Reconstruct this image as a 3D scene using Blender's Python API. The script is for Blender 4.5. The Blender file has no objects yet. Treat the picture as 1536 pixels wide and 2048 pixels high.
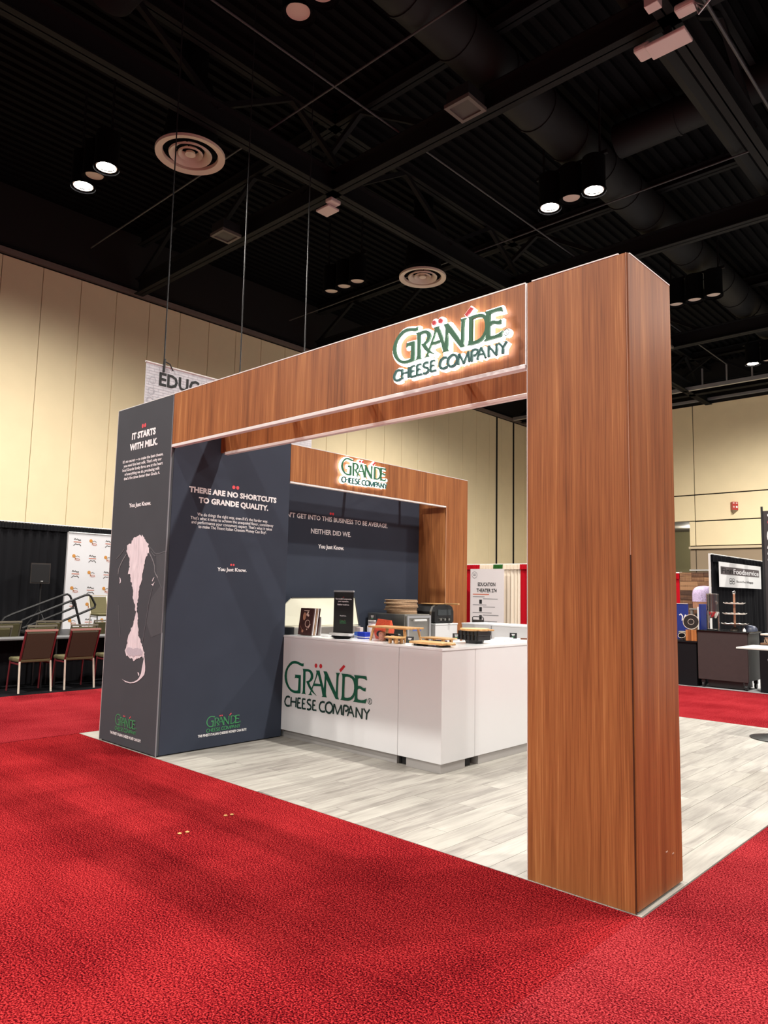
import bpy, bmesh, math, random
from mathutils import Vector, Matrix
from mathutils.geometry import tessellate_polygon
random.seed(7)
S = bpy.context.scene
COL = S.collection

# ------------------------------------------------------------------ camera
cd = bpy.data.cameras.new('camera')
cam = bpy.data.objects.new('camera', cd)
COL.objects.link(cam)
YAW, PITCH, ROLL = math.radians(43.0505), math.radians(6.2296), math.radians(1.1858)
fwd = Vector((-math.sin(YAW)*math.cos(PITCH), math.cos(YAW)*math.cos(PITCH), math.sin(PITCH)))
rgt = Vector((math.cos(YAW), math.sin(YAW), 0.0))
upv = rgt.cross(fwd)
r2 = math.cos(ROLL)*rgt + math.sin(ROLL)*upv
u2 = -math.sin(ROLL)*rgt + math.cos(ROLL)*upv
M = Matrix((r2, u2, -fwd)).transposed().to_4x4()
M.translation = Vector((1.6159, -3.5939, 1.5363))
cam.matrix_world = M
cd.sensor_fit = 'VERTICAL'
cd.sensor_height = 36.0
cd.lens = 36.0*1459.1/2048.0
cd.clip_end = 200
S.camera = cam

# ------------------------------------------------------------------ world, exposure
w = bpy.data.worlds.new('world'); S.world = w; w.use_nodes = True
w.node_tree.nodes['Background'].inputs[0].default_value = (0.93, 0.97, 1.0, 1)
w.node_tree.nodes['Background'].inputs[1].default_value = 0.13
S.view_settings.view_transform = 'Standard'
S.view_settings.look = 'None'
S.view_settings.exposure = 0.24
S.view_settings.gamma = 1.0
S.view_settings.use_curve_mapping = False
LAMP_W = 2250.0            # every lit hall downlight

# ------------------------------------------------------------------ materials
def srgb(r, g, b):
    f = lambda c: c/12.92 if c <= 0.04045 else ((c+0.055)/1.055)**2.4
    return (f(r/255), f(g/255), f(b/255), 1)
MATS = {}
def mat(name, col, rough=0.5, metal=0.0, emit=0.0, spec=0.5, noise=0.0, nscale=30.0, bump=0.0, coat=0.0, trans=0.0, alpha=1.0):
    if name in MATS: return MATS[name]
    m = bpy.data.materials.new(name); m.use_nodes = True
    nt = m.node_tree; b = nt.nodes['Principled BSDF']
    b.inputs['Base Color'].default_value = col
    b.inputs['Roughness'].default_value = rough
    b.inputs['Metallic'].default_value = metal
    b.inputs['Specular IOR Level'].default_value = spec
    b.inputs['Coat Weight'].default_value = coat
    b.inputs['Transmission Weight'].default_value = trans
    b.inputs['Alpha'].default_value = alpha
    if emit:
        b.inputs['Emission Color'].default_value = col
        b.inputs['Emission Strength'].default_value = emit
    if noise or bump:
        g = nt.nodes.new('ShaderNodeNewGeometry')
        n = nt.nodes.new('ShaderNodeTexNoise'); n.inputs['Scale'].default_value = nscale; n.inputs['Detail'].default_value = 4
        nt.links.new(g.outputs['Position'], n.inputs['Vector'])
        if noise:
            r = nt.nodes.new('ShaderNodeValToRGB')
            c = Vector(col[:3])
            r.color_ramp.elements[0].position = 0.3; r.color_ramp.elements[1].position = 0.7
            r.color_ramp.elements[0].color = (*(c*(1-noise)), 1)
            r.color_ramp.elements[1].color = (*[min(1, v*(1+noise)) for v in c], 1)
            nt.links.new(n.outputs['Fac'], r.inputs[0]); nt.links.new(r.outputs[0], b.inputs['Base Color'])
        if bump:
            bp = nt.nodes.new('ShaderNodeBump'); bp.inputs['Strength'].default_value = bump; bp.inputs['Distance'].default_value = 0.005
            nt.links.new(n.outputs['Fac'], bp.inputs['Height']); nt.links.new(bp.outputs[0], b.inputs['Normal'])
    MATS[name] = m
    return m

def grain_mat(name, stops, vscale, rough=0.45, rnd=0.0, fine=(160, 160, 2.0), fine_amt=0.35, bump=0.0, spec=0.4):
    """wood grain: noise stretched along one axis; vscale = scale per axis of world position"""
    m = bpy.data.materials.new(name); m.use_nodes = True
    nt = m.node_tree; N = nt.nodes.new; L = nt.links.new
    b = nt.nodes['Principled BSDF']
    b.inputs['Roughness'].default_value = rough; b.inputs['Specular IOR Level'].default_value = spec
    g = N('ShaderNodeNewGeometry'); oi = N('ShaderNodeObjectInfo')
    sc = N('ShaderNodeVectorMath'); sc.operation = 'MULTIPLY'; sc.inputs[1].default_value = vscale
    L(g.outputs['Position'], sc.inputs[0])
    off = N('ShaderNodeVectorMath'); off.operation = 'ADD'
    L(sc.outputs[0], off.inputs[0])
    if rnd:
        mr = N('ShaderNodeMath'); mr.operation = 'MULTIPLY'; mr.inputs[1].default_value = 40.0
        L(oi.outputs['Random'], mr.inputs[0]); L(mr.outputs[0], off.inputs[1])
    n = N('ShaderNodeTexNoise'); n.inputs['Scale'].default_value = 1.0; n.inputs['Detail'].default_value = 5; n.inputs['Distortion'].default_value = 0.6
    L(off.outputs[0], n.inputs['Vector'])
    sf = N('ShaderNodeVectorMath'); sf.operation = 'MULTIPLY'; sf.inputs[1].default_value = fine
    L(g.outputs['Position'], sf.inputs[0])
    nf = N('ShaderNodeTexNoise'); nf.inputs['Scale'].default_value = 1.0; nf.inputs['Detail'].default_value = 3
    L(sf.outputs[0], nf.inputs['Vector'])
    mx = N('ShaderNodeMix'); mx.inputs[0].default_value = fine_amt
    L(n.outputs['Fac'], mx.inputs[2]); L(nf.outputs['Fac'], mx.inputs[3])
    fac = mx.outputs[0]
    if rnd:
        a1 = N('ShaderNodeMath'); a1.operation = 'MULTIPLY_ADD'; a1.inputs[1].default_value = rnd; a1.inputs[2].default_value = -rnd/2
        L(oi.outputs['Random'], a1.inputs[0])
        a2 = N('ShaderNodeMath'); a2.operation = 'ADD'; L(fac, a2.inputs[0]); L(a1.outputs[0], a2.inputs[1]); fac = a2.outputs[0]
    r = N('ShaderNodeValToRGB')
    els = r.color_ramp.elements
    while len(els) < len(stops): els.new(0.5)
    for e, (p, c) in zip(els, stops): e.position = p; e.color = c
    L(fac, r.inputs[0]); L(r.outputs[0], b.inputs['Base Color'])
    if bump:
        bp = N('ShaderNodeBump'); bp.inputs['Strength'].default_value = bump; bp.inputs['Distance'].default_value = 0.002
        L(nf.outputs['Fac'], bp.inputs['Height']); L(bp.outputs[0], b.inputs['Normal'])
    MATS[name] = m
    return m

def carpet_mat(name, dark, mid, light, streak=(1.5, 22, 1)):
    m = bpy.data.materials.new(name); m.use_nodes = True
    nt = m.node_tree; N = nt.nodes.new; L = nt.links.new
    b = nt.nodes['Principled BSDF']; b.inputs['Roughness'].default_value = 1.0; b.inputs['Specular IOR Level'].default_value = 0.0
    b.inputs['Sheen Weight'].default_value = 0.0; b.inputs['Sheen Roughness'].default_value = 0.6; b.inputs['Sheen Tint'].default_value = light
    g = N('ShaderNodeNewGeometry')
    n1 = N('ShaderNodeTexNoise'); n1.inputs['Scale'].default_value = 120; n1.inputs['Detail'].default_value = 3; n1.inputs['Roughness'].default_value = 0.65
    L(g.outputs['Position'], n1.inputs['Vector'])
    s2 = N('ShaderNodeVectorMath'); s2.operation = 'MULTIPLY'; s2.inputs[1].default_value = streak; L(g.outputs['Position'], s2.inputs[0])
    n2 = N('ShaderNodeTexNoise'); n2.inputs['Scale'].default_value = 1; n2.inputs['Detail'].default_value = 4; L(s2.outputs[0], n2.inputs['Vector'])
    n3 = N('ShaderNodeTexNoise'); n3.inputs['Scale'].default_value = 1.1; n3.inputs['Detail'].default_value = 3; L(g.outputs['Position'], n3.inputs['Vector'])
    a = N('ShaderNodeMath'); a.operation = 'MULTIPLY_ADD'; a.inputs[1].default_value = 0.06; L(n2.outputs['Fac'], a.inputs[0])
    c = N('ShaderNodeMath'); c.operation = 'MULTIPLY_ADD'; c.inputs[1].default_value = 0.18; c.inputs[2].default_value = -0.12; L(n3.outputs['Fac'], c.inputs[0])
    L(c.outputs[0], a.inputs[2])
    ad = N('ShaderNodeMath'); ad.operation = 'ADD'; L(n1.outputs['Fac'], ad.inputs[0]); L(a.outputs[0], ad.inputs[1])
    r = N('ShaderNodeValToRGB'); e = r.color_ramp.elements; e.new(0.5)
    e[0].position, e[1].position, e[2].position = 0.38, 0.5, 0.62
    e[0].color, e[1].color, e[2].color = dark, mid, light
    L(ad.outputs[0], r.inputs[0]); L(r.outputs[0], b.inputs['Base Color'])
    bp = N('ShaderNodeBump'); bp.inputs['Strength'].default_value = 0.9; bp.inputs['Distance'].default_value = 0.012
    L(n1.outputs['Fac'], bp.inputs['Height']); L(bp.outputs[0], b.inputs['Normal'])
    MATS[name] = m
    return m

WOOD = grain_mat('cherry_laminate', [(0.32, srgb(104, 61, 33)), (0.46, srgb(144, 88, 50)), (0.57, srgb(161, 103, 59)), (0.70, srgb(190, 133, 82))], (17, 17, 0.5), 0.42, fine=(150, 150, 2.5), fine_amt=0.46)
PLANK = grain_mat('vinyl_plank', [(0.30, srgb(126, 121, 115)), (0.45, srgb(151, 146, 139)), (0.56, srgb(164, 160, 152)), (0.74, srgb(177, 173, 165))], (16, 1.6, 1), 0.42, rnd=0.16, fine=(90, 5, 1), fine_amt=0.3)
BAMBOO = grain_mat('bamboo', [(0.3, srgb(176, 128, 78)), (0.7, srgb(222, 180, 124))], (6, 30, 30), 0.5)
BARN = grain_mat('reclaimed_plank', [(0.3, srgb(70, 45, 32)), (0.5, srgb(112, 76, 52)), (0.7, srgb(158, 118, 84))], (2.5, 2.5, 30), 0.7, rnd=0.5)
CRATE = grain_mat('crate_wood', [(0.3, srgb(120, 70, 32)), (0.7, srgb(188, 124, 66))], (14, 14, 1.5), 0.6, rnd=0.3)
RED = carpet_mat('red_carpet', srgb(42, 5, 10), srgb(128, 23, 29), srgb(196, 58, 59))
RED3 = carpet_mat('red_carpet_light_lay', srgb(48, 8, 13), srgb(135, 30, 37), srgb(196, 70, 73))
RED2 = carpet_mat('red_carpet_aisle', srgb(70, 10, 16), srgb(138, 28, 36), srgb(190, 66, 70), (22, 1.5, 1))
CHARN = mat('charcoal_neutral_fabric', srgb(68, 71, 76), 0.75, spec=0.25, noise=0.04, nscale=3)
CHAR = mat('charcoal_fabric', srgb(52, 58, 72), 0.75, spec=0.25, noise=0.05, nscale=3)
WHITE = mat('white_laminate', srgb(226, 226, 228), 0.22, spec=0.5)
WHITETOP = mat('white_counter_top', srgb(240, 241, 243), 0.18)
ALU = mat('satin_aluminium', srgb(205, 205, 208), 0.35, 0.7)
ALUW = mat('white_aluminium', srgb(232, 230, 228), 0.4, 0.1)
INKW = mat('white_ink', srgb(240, 238, 240), 0.6)
INKR = mat('red_ink', srgb(200, 40, 48), 0.6)
INKP = mat('coral_ink', srgb(232, 84, 92), 0.6)
INKG = mat('logo_green', srgb(4, 86, 62), 0.5)
INKG2 = mat('print_green', srgb(62, 138, 88), 0.6)
INKD = mat('dark_green_ink', srgb(16, 52, 46), 0.5)
INKK = mat('black_ink', srgb(22, 22, 24), 0.6)
INKY = mat('grey_ink', srgb(120, 120, 124), 0.6)
BLACK = mat('black_paint', srgb(20, 20, 22), 0.6)
CEILB = mat('ceiling_black', srgb(6, 6, 8), 0.9, spec=0.1)
STEELB = mat('ceiling_steel_black', srgb(17, 17, 19), 0.75, spec=0.2)
DUCT = mat('duct_black', srgb(17, 17, 18), 0.7, spec=0.3)
CREAM = mat('cream_panel', srgb(250, 232, 192), 0.65, spec=0.2, noise=0.02, nscale=1.5)
CREAM2 = mat('cream_trim', srgb(214, 196, 166), 0.6, spec=0.2)
TAUPE = mat('taupe_wainscot', srgb(158, 140, 118), 0.7, spec=0.2)
GAP = mat('dark_gap', srgb(20, 17, 15), 0.9)
FIXW = mat('diffuser_white', srgb(210, 194, 178), 0.6)
LENS = mat('unlit_lens', srgb(206, 186, 174), 0.4)
LIT = mat('lit_lens', (1.0, 0.95, 0.84, 1), 0.4, emit=60)
GREYBOX = mat('access_point_grey', srgb(205, 186, 182), 0.5)
DRAPEK = mat('black_drape', srgb(27, 27, 30), 0.9, spec=0.1)
BLKCARPET = mat('black_carpet', srgb(26, 26, 28), 1.0, spec=0.0, noise=0.4, nscale=90)
MAROON = mat('maroon_frame', srgb(112, 40, 46), 0.4)
OLIVE = mat('olive_fabric', srgb(104, 98, 72), 0.9, spec=0.1, noise=0.2, nscale=140)
OLIVED = mat('olive_back_shell', srgb(78, 70, 58), 0.85, spec=0.1, noise=0.1, nscale=140)
PALEGLINT = mat('pale_glint_metal', srgb(232, 222, 205), 0.3, 0.2)  # pale tone carries the light glinting off the chairs' rear legs
CHROME = mat('chrome', srgb(205, 200, 196), 0.18, 1.0)
STEEL = mat('stainless_steel', srgb(176, 174, 168), 0.32, 0.9, noise=0.06, nscale=8)
BLKPL = mat('black_plastic', srgb(26, 26, 28), 0.45)
BLKGL = mat('black_gloss', srgb(14, 14, 16), 0.15)
ACRYL = mat('cream_acrylic', srgb(226, 224, 204), 0.25, spec=0.5)
PAPER = mat('white_paper', srgb(238, 238, 238), 0.7)
BROWNK = mat('brochure_brown', srgb(64, 36, 32), 0.5, noise=0.3, nscale=30)
BLUE = mat('cobalt_blue', srgb(24, 56, 190), 0.5)
NAVY = mat('navy_panel', srgb(16, 44, 130), 0.5)
ORANGE = mat('orange_pack', srgb(222, 92, 62), 0.4, noise=0.15, nscale=60)
KRAFT = mat('kraft_board', srgb(176, 146, 116), 0.8, noise=0.15, nscale=60)
CARTB = mat('cart_brown', srgb(54, 44, 44), 0.6, noise=0.08, nscale=14)
CARTG = mat('cart_grey_side', srgb(62, 66, 65), 0.5)
GLOW = mat('lit_white_acrylic', (1.0, 0.97, 0.94, 1), 0.3, emit=1.6)
SIGNG = mat('sign_green_face', srgb(44, 104, 72), 0.45)
SIGNR = mat('sign_red_face', srgb(196, 40, 52), 0.45)
LILAC = mat('lilac_mosaic', srgb(190, 172, 206), 0.5, noise=0.35, nscale=60)
COPPER = mat('copper_band', srgb(170, 122, 96), 0.45, noise=0.2, nscale=20)
SILVL = mat('vinyl_silver_print', srgb(208, 208, 214), 0.7, noise=0.1, nscale=8)
CONC = mat('pale_booth_floor', srgb(176, 176, 178), 0.7)
REDCL = mat('red_curtain', srgb(176, 14, 30), 0.85, spec=0.1)
WHTCL = mat('ivory_curtain', srgb(226, 212, 194), 0.85, spec=0.1)
GRNCL = mat('green_curtain', srgb(52, 106, 48), 0.85, spec=0.1)

# ------------------------------------------------------------------ builders
ORG = {}
def tag(o, label=None, cat=None, group=None, kind=None):
    if label: o['label'] = label
    if cat: o['category'] = cat
    if group: o['group'] = group
    if kind: o['kind'] = kind
    return o
def thing(name, label, cat, loc=(0, 0, 0), group=None, rz=0.0, kind=None):
    o = bpy.data.objects.new(name, None); COL.objects.link(o)
    o.empty_display_size = 0.1
    o.location = loc; o.rotation_euler = (0, 0, rz)
    ORG[o] = Vector(loc)
    return tag(o, label, cat, group, kind)
def copy_tree(o, parent=None):
    c = o.copy(); COL.objects.link(c)
    if parent is not None: c.parent = parent
    ORG[c] = ORG.get(o, Vector((0, 0, 0))).copy()
    for ch in list(o.children): copy_tree(ch, c)
    return c

class MB:
    """collects shapes into one mesh; coordinates are world unless build(local=True)"""
    def __init__(s): s.bm = bmesh.new()
    def add(s, verts, faces):
        vs = [s.bm.verts.new(v) for v in verts]
        for f in faces:
            try: s.bm.faces.new([vs[i] for i in f])
            except ValueError: pass
        return vs
    def box(s, x0, x1, y0, y1, z0, z1, bev=0.0):
        v = [(x0,y0,z0),(x1,y0,z0),(x1,y1,z0),(x0,y1,z0),(x0,y0,z1),(x1,y0,z1),(x1,y1,z1),(x0,y1,z1)]
        f = [(0,3,2,1),(4,5,6,7),(0,1,5,4),(1,2,6,5),(2,3,7,6),(3,0,4,7)]
        vs = s.add(v, f)
        if bev:
            es = list({e for a in vs for e in a.link_edges})
            bmesh.ops.bevel(s.bm, geom=es, offset=bev, segments=2, affect='EDGES', profile=0.5)
        return s
    def obox(s, c, ax, ay, az, hx, hy, hz):
        """box by centre, axes and half sizes"""
        c = Vector(c); ax = Vector(ax).normalized()*hx; ay = Vector(ay).normalized()*hy; az = Vector(az).normalized()*hz
        v = [c-ax-ay-az, c+ax-ay-az, c+ax+ay-az, c-ax+ay-az, c-ax-ay+az, c+ax-ay+az, c+ax+ay+az, c-ax+ay+az]
        s.add(v, [(0,3,2,1),(4,5,6,7),(0,1,5,4),(1,2,6,5),(2,3,7,6),(3,0,4,7)]); return s
    def bar(s, a, b, hw, hh=None, upv=(0, 0, 1)):
        a = Vector(a); b = Vector(b); d = (b-a); L = d.length; d.normalize()
        u = Vector(upv)
        if abs(d.dot(u)) > 0.98: u = Vector((1, 0, 0))
        sd = d.cross(u).normalized(); u = sd.cross(d)
        return s.obox((a+b)/2, d, sd, u, L/2, hw, hh if hh else hw)
    def tube(s, pts, r, seg=8, cap=True):
        pts = [Vector(p) for p in pts]; rings = []
        rr = r if isinstance(r, (list, tuple)) else [r]*len(pts)
        prev = None
        for i, p in enumerate(pts):
            t = (pts[min(i+1, len(pts)-1)]-pts[max(i-1, 0)]).normalized()
            if prev is None:
                u = Vector((0, 0, 1)) if abs(t.z) < 0.9 else Vector((1, 0, 0))
                u = (u - t*u.dot(t)).normalized()
            else: u = (prev - t*prev.dot(t)).normalized()
            prev = u; v = t.cross(u)
            rings.append([s.bm.verts.new(p+(u*math.cos(a)+v*math.sin(a))*rr[i]) for a in [2*math.pi*k/seg for k in range(seg)]])
        for A, B in zip(rings, rings[1:]):
            for k in range(seg): s.bm.faces.new((A[k], A[(k+1) % seg], B[(k+1) % seg], B[k]))
        if cap:
            s.bm.faces.new(list(reversed(rings[0]))); s.bm.faces.new(rings[-1])
        return s
    def lathe(s, c, prof, seg=24, capb=True, capt=True):
        """prof: list of (r, z) bottom to top about centre c"""
        c = Vector(c); rings = []
        for r, z in prof:
            rings.append([s.bm.verts.new(c+Vector((r*math.cos(2*math.pi*k/seg), r*math.sin(2*math.pi*k/seg), z))) for k in range(seg)])
        for A, B in zip(rings, rings[1:]):
            for k in range(seg): s.bm.faces.new((A[k], A[(k+1) % seg], B[(k+1) % seg], B[k]))
        if capb: s.bm.faces.new(list(reversed(rings[0])))
        if capt: s.bm.faces.new(rings[-1])
        return s
    def poly(s, frame, pts, d0, d1=None, holes=()):
        """flat or extruded polygon; frame=(origin, u, v, n); at depth d0 (to d1) along n"""
        o, u, v, n = frame
        loops = [pts]+list(holes)
        flat = [p for l in loops for p in l]
        W = lambda p, d: o+u*p[0]+v*p[1]+n*d
        tris = tessellate_polygon([[Vector((p[0], p[1], 0)) for p in l] for l in loops])
        vs = [s.bm.verts.new(W(p, d0)) for p in flat]
        for t in tris:
            try: s.bm.faces.new([vs[i] for i in t])
            except ValueError: pass
        if d1 is not None:
            vb = [s.bm.verts.new(W(p, d1)) for p in flat]
            k = 0
            for l in loops:
                for i in range(len(l)):
                    a, b = k+i, k+(i+1) % len(l)
                    s.bm.faces.new((vs[a], vs[b], vb[b], vb[a]))
                k += len(l)
        return s
    def stroke(s, frame, pts, w, d0, d1=None, closed=False):
        """polyline drawn as joined quads of width w"""
        P = [Vector((p[0], p[1])) for p in pts]
        n = len(P); L = []; R_ = []
        for i in range(n):
            if closed: a, b = P[(i-1) % n], P[(i+1) % n]
            else: a, b = P[max(i-1, 0)], P[min(i+1, n-1)]
            t = (b-a).normalized(); q = Vector((-t.y, t.x))*w/2
            L.append(P[i]+q); R_.append(P[i]-q)
        for i in range(n if closed else n-1):
            j = (i+1) % n
            s.poly(frame, [L[i], L[j], R_[j], R_[i]], d0, d1)
        return s
    def build(s, name, m, parent=None, local=False, smooth=False, kind=None, label=None):
        bm = s.bm
        bmesh.ops.recalc_face_normals(bm, faces=bm.faces)
        me = bpy.data.meshes.new(name)
        org = Vector((0, 0, 0))
        if parent is not None and not local: org = ORG.get(parent, Vector((0, 0, 0)))
        if org.length: bmesh.ops.translate(bm, verts=bm.verts, vec=-org)
        bm.to_mesh(me); bm.free()
        if smooth:
            for p in me.polygons: p.use_smooth = True
            try: me.set_sharp_from_angle(angle=math.radians(40))
            except Exception: pass
        me.materials.append(m)
        o = bpy.data.objects.new(name, me); COL.objects.link(o)
        if parent is not None: o.parent = parent
        ORG[o] = org.copy()
        if kind: o['kind'] = kind
        if label: o['label'] = label
        return o

def place(o, loc):
    """origin of a top-level single mesh goes to its base"""
    loc = Vector(loc); o.data.transform(Matrix.Translation(-loc)); o.location = loc; ORG[o] = loc
    return o

def frame_y(y, x0=0.0, z0=0.0):      # a plane facing -Y, read along +X
    return (Vector((x0, y, z0)), Vector((1, 0, 0)), Vector((0, 0, 1)), Vector((0, -1, 0)))
def frame_x(x, y0=0.0, z0=0.0):      # a plane facing +X, read along +Y
    return (Vector((x, y0, z0)), Vector((0, 1, 0)), Vector((0, 0, 1)), Vector((1, 0, 0)))

FCACHE = {}
def text_tris(body, bold):
    k = (body, bold)
    if k in FCACHE: return FCACHE[k]
    c = bpy.data.curves.new('t', 'FONT'); c.body = body; c.size = 1.0; c.offset = bold; c.resolution_u = 2
    o = bpy.data.objects.new('t', c); COL.objects.link(o)
    dg = bpy.context.evaluated_depsgraph_get(); dg.update()
    me = bpy.data.meshes.new_from_object(o.evaluated_get(dg))
    V = [(v.co.x, v.co.y) for v in me.vertices]; F = [tuple(p.vertices) for p in me.polygons]
    bpy.data.objects.remove(o); bpy.data.curves.remove(c); bpy.data.meshes.remove(me)
    FCACHE[k] = (V, F)
    return V, F
CAPH = None
def text(mb, frame, body, left, base, width, cap, bold=0.0, d=0.002, right=None):
    """lettering fitted to a width and a cap height"""
    global CAPH
    if CAPH is None: CAPH = max(v[1] for v in text_tris('H', 0.0)[0])
    V, F = text_tris(body, bold)
    x0 = min(v[0] for v in V); x1 = max(v[0] for v in V)
    sx = width/(x1-x0); sy = cap/(CAPH+2*bold)
    o, u, v, n = frame
    mb.add([o+u*(left+(p[0]-x0)*sx)+v*(base+(p[1]+bold)*sy)+n*d for p in V], F)
def text_w(body, bold):
    V = text_tris(body, bold)[0]; return max(v[0] for v in V)-min(v[0] for v in V)
def disc_pts(c, r, seg=16, ry=None):
    return [(c[0]+r*math.cos(2*math.pi*k/seg), c[1]+(ry or r)*math.sin(2*math.pi*k/seg)) for k in range(seg)]

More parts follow.
